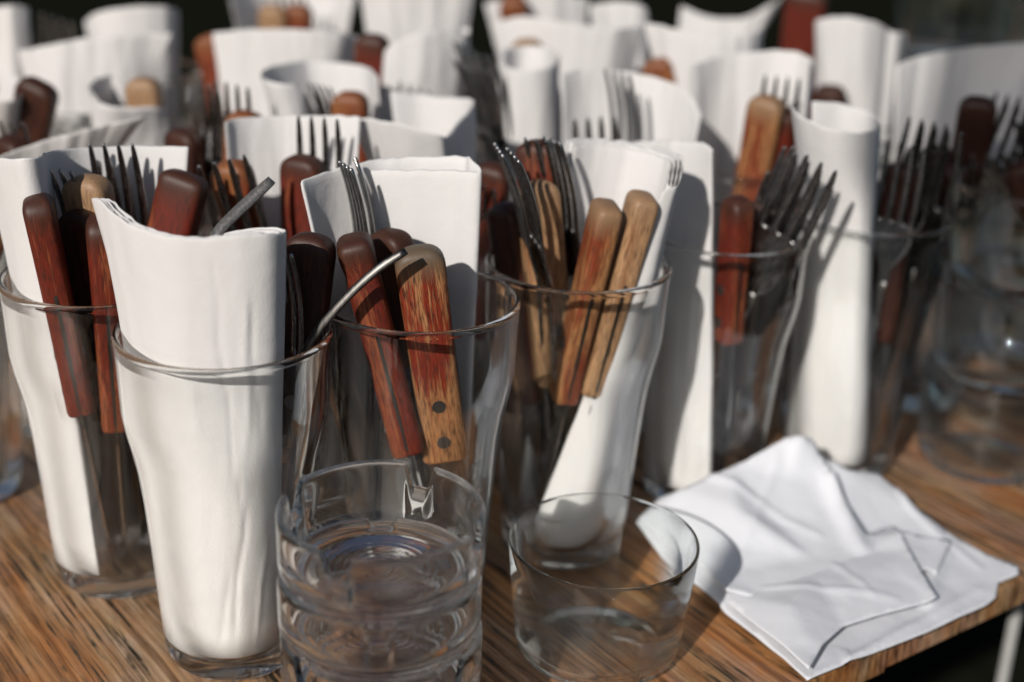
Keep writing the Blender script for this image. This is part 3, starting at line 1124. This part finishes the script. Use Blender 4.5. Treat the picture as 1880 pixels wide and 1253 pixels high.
def blade_mesh(L):
    """flat steak-knife blade from z=0 (tip) to z=L"""
    pts = [(0.0, 0.0), (0.004, 0.006), (0.0075, 0.018), (0.0085, 0.04), (0.0085, L - 0.006), (0.0065, L + 0.003), (-0.0065, L + 0.003), (-0.0075, L - 0.01), (-0.006, 0.04), (-0.002, 0.010)]
    verts = [(x, 0.0006, z) for x, z in pts] + [(x, -0.0006, z) for x, z in pts]
    n = len(pts)
    faces = [tuple(range(n)), tuple(range(2 * n - 1, n - 1, -1))] + [(i, (i + 1) % n, n + (i + 1) % n, n + i) for i in range(n)]
    return mesh_from('blade', verts, faces, False)


def knife(glass, t, b, yaw, wood, label, w=0.0205, th=0.0135, neck=False, hl=0.102, blunt=False):
    B, T = tb(glass, t, b)
    L = (T - B).length
    root = empty('steak_knife')
    tag(root, label, 'knife', 'wooden-handled knives standing in the glasses')
    place(root, B, T, yaw)
    vr = random.Random(label)
    w *= vr.uniform(0.95, 1.04)
    th *= vr.uniform(0.95, 1.06)
    h = link('handle', handle_mesh(w, th, hl, neck, 0 if blunt else 1), M[wood], root)
    h.location = (0, 0, L)
    tg = link('tang', box_mesh('tang', w * 0.995, 0.0017, -hl - 0.0004, -hl * 0.42), M['tang'], h)
    for rz in (-hl + 0.0105, -hl + 0.0285):
        bm = bmesh.new()
        bmesh.ops.create_cone(bm, cap_ends=True, segments=28, radius1=0.0034, radius2=0.0034, depth=th * 0.97 + 0.0006,
                              matrix=Matrix.Translation((0.0, 0, rz)) @ Matrix.Rotation(math.pi / 2, 4, 'X'))
        bmesh.ops.bevel(bm, geom=[e for e in bm.edges if len([f for f in e.link_faces if len(f.verts) > 4]) == 1], offset=0.0004, segments=2, affect='EDGES')
        me = bpy.data.meshes.new('rivet')
        bm.to_mesh(me)
        bm.free()
        link('rivet', me, M['rivet'], h)
    link('blade', blade_mesh(L - hl), M['blade'], root)
    return root


def fork_head():
    """head pointing to +z, tip at z=0, neck at z=-0.074"""
    tines = 4
    tw, gp = 0.0036, 0.0031
    full = tines * tw + (tines - 1) * gp
    rows = [(0.0, .30), (.002, .55), (.006, .80), (.014, .95), (.024, 1), (.034, 1), (.042, 1), (.045, 1)]
    palm = [(.047, 1.0), (.053, 1.0), (.059, .93), (.064, .72), (.068, .48), (.074, .27), (.082, .25)]

    def yc(s):
        return 0.0075 * ((0.04 - s) / 0.04) ** 2 * (-1) if s < 0.04 else 0.0042 * math.sin(min(1, (s - 0.04) / 0.04) * math.pi / 2) ** 2 * 1.0
    verts, faces = [], []
    grid = []
    for s, k in rows:
        r = []
        for q in range(tines):
            xc = -full / 2 + tw / 2 + q * (tw + gp)
            fan = 1 - 0.05 * (1 - s / 0.045)
            for sg in (-1, 1):
                verts.append((xc * fan + sg * tw / 2 * k, yc(s), -s))
                r.append(len(verts) - 1)
        grid.append(r)
    for s, k in palm:
        r = []
        for q in range(tines):
            xc = -full / 2 + tw / 2 + q * (tw + gp)
            for sg in (-1, 1):
                x = (xc + sg * tw / 2) * k
                dish = 0.0022 * (1 - (x / (full / 2)) ** 2) * max(0, math.sin((s - 0.04) / 0.035 * math.pi)) if 0.04 < s < 0.075 else 0
                verts.append((x, yc(s) + dish, -s))
                r.append(len(verts) - 1)
        grid.append(r)
    for ri in range(len(grid) - 1):
        A, B_ = grid[ri], grid[ri + 1]
        for c in range(7):
            if ri < len(rows) - 1 and c % 2 == 1:
                continue
            if ri == len(rows) - 1 and c % 2 == 1:
                pass
            faces.append((A[c], A[c + 1], B_[c + 1], B_[c]))
    return mesh_from('tines', verts, faces)


def strip_mesh(name, pts, widths, th):
    """flat bar swept along pts (Vectors, local), its flat side facing -y, widths per point"""
    verts, faces = [], []
    for p, w in zip(pts, widths):
        for (sx, sy) in ((-1, -1), (1, -1), (1, 1), (-1, 1)):
            verts.append((p.x + sx * w / 2, p.y + sy * th / 2, p.z))
    for i in range(len(pts) - 1):
        a, b = 4 * i, 4 * (i + 1)
        for k in range(4):
            faces.append((a + k, a + (k + 1) % 4, b + (k + 1) % 4, b + k))
    faces.append((0, 3, 2, 1))
    e = 4 * (len(pts) - 1)
    faces.append((e, e + 1, e + 2, e + 3))
    return mesh_from(name, verts, faces)


HEAD = fork_head()


def fork(glass, t, b, yaw, label, scale=1.0, name='fork'):
    B, T = tb(glass, t, b)
    L = (T - B).length
    root = empty(name)
    tag(root, label, 'fork', 'steel forks standing in the glasses')
    place(root, B, T, yaw)
    h = link('tines', HEAD, M['steel'], root)
    h.location = (0, 0, L)
    h.scale = (scale, 1, 1)
    sd = h.modifiers.new('thickness', 'SOLIDIFY')
    sd.thickness = 0.0021
    sd.offset = 0
    sb = h.modifiers.new('soft', 'SUBSURF')
    sb.levels = sb.render_levels = 2
    n = 14
    pts, ws = [], []
    for i in range(n):
        s = i / (n - 1)
        z = (L - 0.081) * (1 - s)
        pts.append(Vector((0, 0.0042 * (1 - s) ** 2 + 0.0015 * math.sin(s * math.pi), z)))
        ws.append(0.0052 + 0.0085 * s ** 1.6 if s < 0.97 else 0.009)
    hs = link('handle', strip_mesh('handle', pts, ws, 0.0022), M['steel'], root)
    bv = hs.modifiers.new('edges', 'BEVEL')
    bv.width = 0.0006
    bv.segments = 2
    return root


def bent_bar(pts3, label, w0=0.0075, w1=0.0052, ridges=False):
    """a thin curved fork handle sticking out of a glass, swept through world points"""
    root = empty('bent_fork', pts3[-1])
    tag(root, label, 'fork', 'steel forks standing in the glasses')
    S = [Vector(p) for p in sample([tuple(p) for p in pts3], 60)]
    verts, faces = [], []
    side0 = None
    prof = [(-.5, -.5), (-.3, -.62), (-.15, -.42), (0, -.62), (.15, -.42), (.3, -.62), (.5, -.5), (.5, .5), (-.5, .5)] if ridges else \
        [(-.5, -.25), (-.35, -.5), (.35, -.5), (.5, -.25), (.5, .25), (.35, .5), (-.35, .5), (-.5, .25)]
    m_ = len(prof)
    for i, p in enumerate(S):
        t = (S[min(i + 1, 59)] - S[max(i - 1, 0)]).normalized()
        f = Vector((-0.25, -1, 0.35))
        x = t.cross(f).normalized()
        y = t.cross(x).normalized()
        w = w0 + (w1 - w0) * i / 59
        if i < 3:
            w *= 0.8 + 0.07 * i
        for (a, b_) in prof:
            verts.append(p + x * (a * w) - y * (b_ * 0.0015) - pts3[-1])
    for i in range(59):
        for k in range(m_):
            a, b_ = i * m_ + k, i * m_ + (k + 1) % m_
            faces.append((a, b_, b_ + m_, a + m_))
    faces.append(tuple(range(m_ - 1, -1, -1)))
    faces.append(tuple(range(59 * m_, 60 * m_)))
    link('handle', mesh_from('handle', verts, faces), M['dullsteel' if ridges else 'oldsteel'], root)
    return root


def foot(glass, dx, dy):
    cx, cy = CENTRE[glass]
    return Vector((cx + dx, cy + dy, BASE_Z + 0.003))


# glass G3: riveted handle and its neighbours
knife('G3', (767, 452, .568), (.022, -.006), -8, 'worn', 'worn red and tan wooden knife handle with two round steel rivets, in the middle glass')
knife('G3', (646, 432, .566), (.015, -.014), 82, 'red', 'red wooden handle end-on with a long slot, left of the riveted handle', w=0.0195, th=0.0150, neck=True, blunt=True)
knife('G3', (712, 421, .588), (.014, .004), 40, 'darkwood', 'dark brown handle shadowed between the slotted and the riveted handle')
fork('G3', (664, 300, .600), (-.025, .000), 68, 'steel fork seen from the side, banded tines, in the middle glass before its napkin')
fork('G3', (684, 294, .612), (-.020, .006), 80, 'second fork close behind the banded one, dark thin tines edge-on')
# glass G1
knife('G1', (573, 428, .562), (.016, .012), 12, 'darkwood', 'dark brown handle with sunlit tan rim, right of the front napkin')
fork('G1', (545, 452, .556), (.014, .006), 55, 'dark fork almost hidden between the front napkin and the dark handle')
bent_bar([at(746, 461, .548), at(700, 490, .546), at(650, 533, .544), at(606, 580, .542), at(576, 618, .541), at(561, 650, .540), at(548, 720, .540), foot('G1', .020, .002)],
         'thin bent steel handle reaching right across the red handles', 0.0036, 0.0036)
bent_bar([at(499, 331, .585), at(462, 365, .578), at(425, 400, .570), at(398, 432, .563), at(385, 480, .556), at(385, 560, .550), foot('G1', .004, .006)],
         'ridged steel handle slanting up right above the front napkin', 0.0048, 0.0044, True)
# glass G2
knife('G2', (66, 358, .568), (.000, -.014), 74, 'red', 'slim dark red handle with a slot, leftmost in the left glass', w=0.0185, th=0.0130)
knife('G2', (186, 396, .576), (.004, -.008), 76, 'red', 'dark red handle partly hidden by the front napkin edge', w=0.0185, th=0.0125)
knife('G2', (156, 321, .600), (.012, .002), 15, 'light', 'pale round-ended handle left of the frayed napkin peak')
knife('G2', (146, 385, .592), (.006, .000), 25, 'darkwood', 'almost black handle between the two slotted red ones')
knife('G2', (343, 317, .618), (-.016, .008), 12, 'red', 'bright red handle leaning right behind the front napkin', blunt=True)
fork('G2', (214, 258, .626), (.010, .010), 4, 'black backlit fork with four upright tines at left', 1.02)
fork('G2', (226, 290, .634), (.010, .014), 10, 'shorter fork directly behind the four upright black tines')
fork('G2', (122, 302, .606), (-.004, .002), 28, 'low black fork tines left of the pale round handle')
# glass G0
knife('G0', (-6, 380, .652), (.010, -.012), 60, 'worn', 'brown handle cut by the left edge of the picture')
# glass G8
fork('G8', (405, 284, .640), (.010, -.008), -12, 'shiny fork with curved tines leaning left above the front napkin', 1.1)
fork('G8', (590, 210, .684), (.008, .004), 6, 'fork with bluish upright tines before the second row napkin', 1.0)
knife('G8', (556, 284, .676), (.002, .006), 20, 'red', 'brown-red handle below the bluish tines')
knife('G8', (418, 296, .655), (.012, .004), 10, 'orange', 'orange-tan handle end seen through the shiny curved tines')
fork('G8', (612, 330, .668), (.012, -.006), 70, 'dim fork in the shade right of the brown-red handle')
# glass G4
knife('G4', (1117, 370, .622), (-.016, -.008), 78, 'amber', 'amber handle with red side and dark slot, left of two slanting handles', w=0.0190, th=0.0132, blunt=True)
knife('G4', (1184, 354, .628), (-.006, -.010), 80, 'light', 'bare pale wood handle with slot, right of two slanting handles', w=0.0185, th=0.0135, blunt=True)
knife('G4', (984, 332, .642), (.004, .000), -20, 'light', 'shaded greyish handle leaning left in the glass of slanting handles')
fork('G4', (944, 268, .630), (-.006, .000), 78, 'leftmost silver fork seen edge-on, curving left')
fork('G4', (970, 277, .622), (-.002, -.004), 74, 'second silver fork seen edge-on with a bright banded tip')
fork('G4', (1010, 250, .660), (.002, .008), 38, 'black fork tines before the pale tube, right of the edge-on forks')
fork('G4', (1038, 252, .655), (.006, .004), 66, 'black fork bordering the large napkin of the slanting handles')
knife('G4', (984, 256, .668), (-.002, .012), 20, 'red', 'black-red rounded handle behind the edge-on forks')
# glass G5
fork('G5', (1506, 286, .672), (-.024, -.004), 32, 'large black fork leaning far right, palm pressed on the rim', 1.25)
fork('G5', (1488, 288, .690), (-.024, .004), 44, 'second dark fork half behind the large leaning one', 1.2)
knife('G5', (1356, 360, .680), (.006, -.014), 65, 'red', 'red-orange handle at the left of the leaning black forks', w=.0165, th=.0125, hl=.078)
knife('G5', (1380, 372, .700), (.008, .002), 40, 'darkwood', 'dark handle between red-orange handle and leaning forks')
# glass G6
fork('G6', (1706, 216, .742), (.004, -.004), 18, 'black fork with blue-tipped tines right of the napkin tube', 1.0)
fork('G6', (1672, 258, .724), (.002, -.010), 30, 'black fork lower left of the blue-tipped tines')
knife('G6', (1660, 300, .735), (.014, .002), 30, 'darkwood', 'near-black handle sunk among the forks beside the napkin tube')
fork('G6', (1700, 270, .752), (.012, .006), 8, 'third black fork deepest among those right of the napkin tube')
# glass B21
knife('B21', (1800, 178, .806), (.002, -.008), 15, 'darkwood', 'dark rounded handle before the large grey napkin')
fork('B21', (1862, 168, .812), (.002, -.006), 15, 'black fork slanting right at the right edge')
fork('B21', (1885, 190, .800), (.004, -.012), 20, 'lower black fork cut by the right edge')
knife('B21', (1740, 300, .80), (-.004, -.016), 40, 'darkwood', 'black handle low in front of the large grey napkin')
fork('G6', (1738, 232, .748), (.016, .000), 34, 'black fork leaning out furthest right of the napkin tube', 1.1)
knife('G6', (1640, 330, .760), (.010, .010), 60, 'darkwood', 'short black handle end deepest behind the forks beside the napkin tube')
knife('G4', (930, 372, .650), (-.012, .010), 50, 'darkwood', 'black handle in the shade under the edge-on silver forks')
fork('G5', (1452, 322, .700), (-.010, .006), 20, 'dark fork low behind the large leaning fork', 1.1)
fork('B28', (1900, 200, .790), (-.018, -.004), 20, 'black fork in the napkinless right edge glass, tines upright', 1.15)
fork('B28', (1850, 262, .785), (-.020, -.006), 30, 'second black fork in the napkinless right edge glass', 1.15)
knife('B28', (1872, 300, .780), (-.016, -.010), 30, 'darkwood', 'black handle in front of the forks in the napkinless right edge glass')
knife('B28', (1930, 280, .790), (.006, -.006), 50, 'darkwood', 'black handle outermost right in the napkinless right edge glass')
knife('B29', (1890, 150, .89), (-.014, -.008), 30, 'darkwood', 'black handle behind the arched grey napkin at the right edge')
fork('B29', (1870, 110, .90), (-.010, .004), 30, 'black fork behind the arched grey napkin at the right edge')
fork('B21', (1762, 262, .796), (-.010, -.012), 30, 'black fork low before the large grey napkin', 1.1)
# second row and beyond
knife('B13', (908, 300, .718), (.010, -.008), 20, 'red', 'dark red handle end left of the edge-on silver forks')
fork('B13', (895, 322, .712), (.012, -.012), 30, 'stubby dark fork below the dark red handle end')
knife('B1', (20, 250, .72), (-.004, -.012), 30, 'darkwood', 'dark handle in the slanting napkin glass at far left')
fork('B1', (22, 214, .742), (-.010, -.004), 10, 'small blurred fork tines at the left edge')
knife('B6', (72, 150, .800), (.010, -.008), 10, 'darkwood', 'black-red rounded handle right of the white roll at left edge', w=0.023)
knife('B2', (262, 142, .842), (.008, .000), 5, 'light', 'tan handle end inside the small curled napkin')
fork('B5', (112, 28, 1.00), (.010, -.006), 10, 'blurred dark tines beside the top left napkin', 1.15)
fork('B8', (436, 148, .772), (-.004, .004), 15, 'brownish fork leaning right in the dark glass', 1.0)
fork('B8', (410, 156, .760), (-.010, -.006), 35, 'second fork of the dark glass, glinting')
fork('B8', (372, 172, .752), (-.014, -.004), 80, 'fork edge-on with one bright sunlit streak')
knife('B8', (452, 204, .750), (.008, -.010), 10, 'orange', 'orange-red handle end low beside the dark glass forks')
knife('B8', (338, 236, .748), (-.014, -.012), 30, 'darkwood', 'very dark handle lowest left in the glass without a napkin')
fork('B9', (580, 162, .805), (.0, -.004), 20, 'dark blurred tines inside the napkin loop')
fork('B9', (604, 150, .812), (.004, .002), 45, 'second dark fork inside the napkin loop')
knife('B9', (642, 168, .795), (.008, -.010), 10, 'orange', 'tan-orange handle end at the right in the napkin loop')
knife('B10', (386, 62, .935), (-.018, .004), 12, 'orange', 'bright orange handle left of the broad napkin', w=0.024)
knife('B12', (682, 62, .884), (-.014, -.006), 15, 'red', 'brown-red knob handle standing dark between two napkins')
fork('B12', (770, 150, .858), (-.006, -.018), 20, 'dim fork low before the pale creased napkin')
knife('B11', (548, 8, 1.055), (.002, .0), 10, 'orange', 'orange handle at the top edge')
knife('B11', (500, 8, 1.05), (-.006, .0), 10, 'light', 'pale handle next to the orange one at the top edge')
fork('B11', (540, -20, 1.075), (.0, .006), 10, 'dark tines at the top edge behind the orange handle')
fork('B14', (866, 74, .858), (-.010, -.006), 58, 'tallest black fork of the leaning bundle')
fork('B14', (884, 92, .846), (-.008, -.010), 40, 'middle black fork of the leaning bundle')
fork('B14', (862, 108, .838), (-.004, -.014), 66, 'lowest black fork of the leaning bundle')
fork('B14', (900, 120, .842), (-.002, -.016), 30, 'black fork touching the closed napkin tube')
fork('B15', (1090, 206, .760), (.0, -.012), 0, 'bright silver fork with white sunlit tines', 1.1)
fork('B15', (1150, 128, .800), (.004, .004), 50, 'dim brownish fork behind the bright silver one')
knife('B25', (1412, 176, .800), (-.012, -.010), 30, 'amber', 'slanting tan handle, blurred, right of centre', w=0.022)
knife('B25', (1440, 196, .808), (.004, -.006), 50, 'red', 'dark red side of a handle against the napkin tube')
fork('B25', (1438, 134, .826), (.006, .0), 12, 'dim fork tines above the slanting tan handle')
knife('B19', (1484, -20, 1.05), (-.016, -.014), 20, 'red', 'big dark red handle slanting at the top edge', w=0.030, th=.018)
knife('B17', (1202, 108, .915), (-.006, -.014), 20, 'orange', 'small orange handle spot in the dip of a wide napkin')
knife('B26', (940, -6, 1.075), (.0, -.014), 10, 'orange', 'small orange handle tip at top centre')
knife('B16', (965, 72, .94), (-.012, -.016), 10, 'light', 'faint tan handle behind the closed napkin tube')
knife('B18', (1520, 160, .935), (-.010, -.016), 30, 'darkwood', 'dark handle low before the squarish upper right napkin')

# ------------------------------------------------------------------ folded cloth at lower right


def cloth_layer(name, ctrl_outline, extra, parent, zoff, amp, seed, ridges=(), step=0.0023, th=0.0009):
    """outline/extra: (px, py, z) surveyed points; the sheet's height is a smooth blend of their z"""
    pts = [atz(*c) for c in ctrl_outline]
    ex = [atz(*c) for c in extra]
    ctl = pts + ex
    n = len(pts)
    dense = []
    for i in range(n):
        a, b = pts[i], pts[(i + 1) % n]
        k = max(1, int((b - a).length / step))
        for q in range(k):
            dense.append(a.lerp(b, q / k))
    outline = [Vector((p.x, p.y)) for p in dense]
    xs = [p.x for p in outline]
    ys = [p.y for p in outline]

    def inside(x, y):
        c = False
        j = len(outline) - 1
        for i in range(len(outline)):
            a, b = outline[i], outline[j]
            if (a.y > y) != (b.y > y) and x < (b.x - a.x) * (y - a.y) / (b.y - a.y) + a.x:
                c = not c
            j = i
        return c
    v2 = list(outline)
    ny = int((max(ys) - min(ys)) / step)
    nx = int((max(xs) - min(xs)) / step)
    for iy in range(ny + 1):
        for ix in range(nx + 1):
            x = min(xs) + (ix + (0.5 if iy % 2 else 0)) * step
            y = min(ys) + iy * step
            if inside(x, y) and min((Vector((x, y)) - o_).length for o_ in outline) > step * 0.45:
                v2.append(Vector((x, y)))
    edges = [(i, (i + 1) % len(outline)) for i in range(len(outline))]
    rv, _, rf, *_ = geometry.delaunay_2d_cdt(v2, edges, [tuple(range(len(outline)))], 1, 1e-7)

    cv, _, cf, *_ = geometry.delaunay_2d_cdt([Vector((c.x, c.y)) for c in ctl], [], [], 0, 1e-9)
    cz = [min(ctl, key=lambda c: (c.x - q.x) ** 2 + (c.y - q.y) ** 2).z for q in cv]

    def facet(x, y):
        bw = None
        for tri in cf:
            A, B_, C_ = (cv[t] for t in tri)
            den = (B_.y - C_.y) * (A.x - C_.x) + (C_.x - B_.x) * (A.y - C_.y)
            if abs(den) < 1e-14:
                continue
            l0 = ((B_.y - C_.y) * (x - C_.x) + (C_.x - B_.x) * (y - C_.y)) / den
            l1 = ((C_.y - A.y) * (x - C_.x) + (A.x - C_.x) * (y - C_.y)) / den
            l2 = 1 - l0 - l1
            m_ = min(l0, l1, l2)
            zz_ = l0 * cz[tri[0]] + l1 * cz[tri[1]] + l2 * cz[tri[2]]
            if m_ >= -1e-6:
                return zz_
            if bw is None or m_ > bw[0]:
                bw = (m_, zz_)
        return bw[1]

    def height(p):
        e = 0.0028
        z = (facet(p.x, p.y) * 2 + facet(p.x + e, p.y) + facet(p.x - e, p.y) + facet(p.x, p.y + e) + facet(p.x, p.y - e)) / 6
        z += amp * noise.noise(Vector((p.x * 38, p.y * 38, seed))) + amp * 0.35 * noise.noise(Vector((p.x * 110, p.y * 110, seed + 3)))
        for (a, b, h, wd) in ridges:
            ab = b - a
            t = max(0, min(1, (p - a).dot(ab) / ab.length_squared))
            d = (p - (a + ab * t)).length
            z += h * math.exp(-(d / wd) ** 2) * (1 - 0.6 * t)
        return max(z + zoff, 0.0016 + zoff)
    verts = [Vector((p.x, p.y, height(p))) for p in rv]
    O = parent.location
    me = mesh_from(name, [v - O for v in verts], [tuple(f) for f in rf])
    o = link(name, me, M['cloth'], parent)
    sd = o.modifiers.new('thickness', 'SOLIDIFY')
    sd.thickness = th
    sd.offset = 0
    return o


def P2(px, py, z=0.006):
    p = atz(px, py, z)
    return Vector((p.x, p.y))


cl = empty('folded_cloth', atz(1480, 1050, 0))
tag(cl, 'crumpled white folded cloth lying on the bare table corner at lower right', 'cloth')
bottom = [(1168, 962, .010), (1205, 925, .016), (1245, 908, .024), (1330, 880, .030), (1420, 840, .036), (1500, 835, .034), (1560, 865, .028), (1612, 872, .022), (1680, 935, .010), (1745, 985, .006),
          (1815, 1022, .005), (1868, 1042, .004), (1870, 1056, .003), (1832, 1072, .003), (1828, 1098, .003), (1810, 1112, .003), (1700, 1163, .003), (1600, 1203, .003), (1482, 1250, .003),
          (1440, 1212, .003), (1330, 1125, .003), (1318, 1108, .004), (1270, 1070, .004), (1215, 1025, .006)]
cloth_layer('lower_fold', bottom, [(1300, 1000, .010), (1400, 950, .016), (1550, 1000, .008), (1650, 1080, .004)], cl, 0.0004, 0.0007, 1.0,
            ridges=((P2(1700, 1100), P2(1730, 1010), .004, .004), (P2(1560, 1205), P2(1800, 1075), .0018, .0018), (P2(1640, 930), P2(1800, 1040), .002, .002), (P2(1552, 1190), P2(1556, 1215), .0016, .0012)))
middle = [(1172, 960, .013), (1208, 922, .019), (1248, 905, .027), (1345, 862, .034), (1440, 812, .045), (1470, 799, .050), (1490, 812, .044), (1518, 868, .030), (1550, 935, .018), (1590, 990, .012),
          (1660, 985, .010), (1700, 995, .009), (1745, 998, .009), (1718, 1062, .007), (1700, 1052, .007), (1560, 1090, .008), (1420, 1110, .008), (1330, 1090, .009), (1300, 1060, .008), (1262, 1030, .009), (1220, 1005, .010)]
cloth_layer('middle_fold', middle, [(1350, 940, .026), (1420, 965, .017), (1450, 880, .029), (1300, 1000, .015), (1490, 1030, .011)], cl, 0.0020, 0.0007, 5.0,
            ridges=((P2(1530, 880, .03), P2(1580, 1000, .015), .006, .005), (P2(1300, 960), P2(1500, 1015), .0022, .0022), (P2(1420, 900, .02), P2(1350, 1060), .0014, .0016), (P2(1640, 1000), P2(1560, 930), .0018, .002)))
top = [(1334, 1124, .002), (1326, 1100, .002), (1336, 1078, .001), (1372, 1060, .001), (1430, 1040, .001), (1540, 1008, .001), (1600, 990, .002), (1640, 982, .008), (1650, 992, .012), (1668, 1026, .010), (1718, 1112, .007), (1700, 1122, .006), (1600, 1150, .006),
       (1545, 1168, .006), (1508, 1200, .007), (1482, 1246, .006), (1440, 1208, .006)]
cloth_layer('upper_fold', top, [(1450, 1130, .011), (1400, 1120, .0075), (1500, 1080, .0085), (1560, 1090, .010), (1630, 1050, .010), (1590, 1030, .007), (1480, 1185, .008)], cl, 0.0048, 0.0006, 9.0,
            ridges=((P2(1400, 1095), P2(1640, 1120), .0018, .0018), (P2(1520, 1050), P2(1600, 1120), .0013, .0015)))
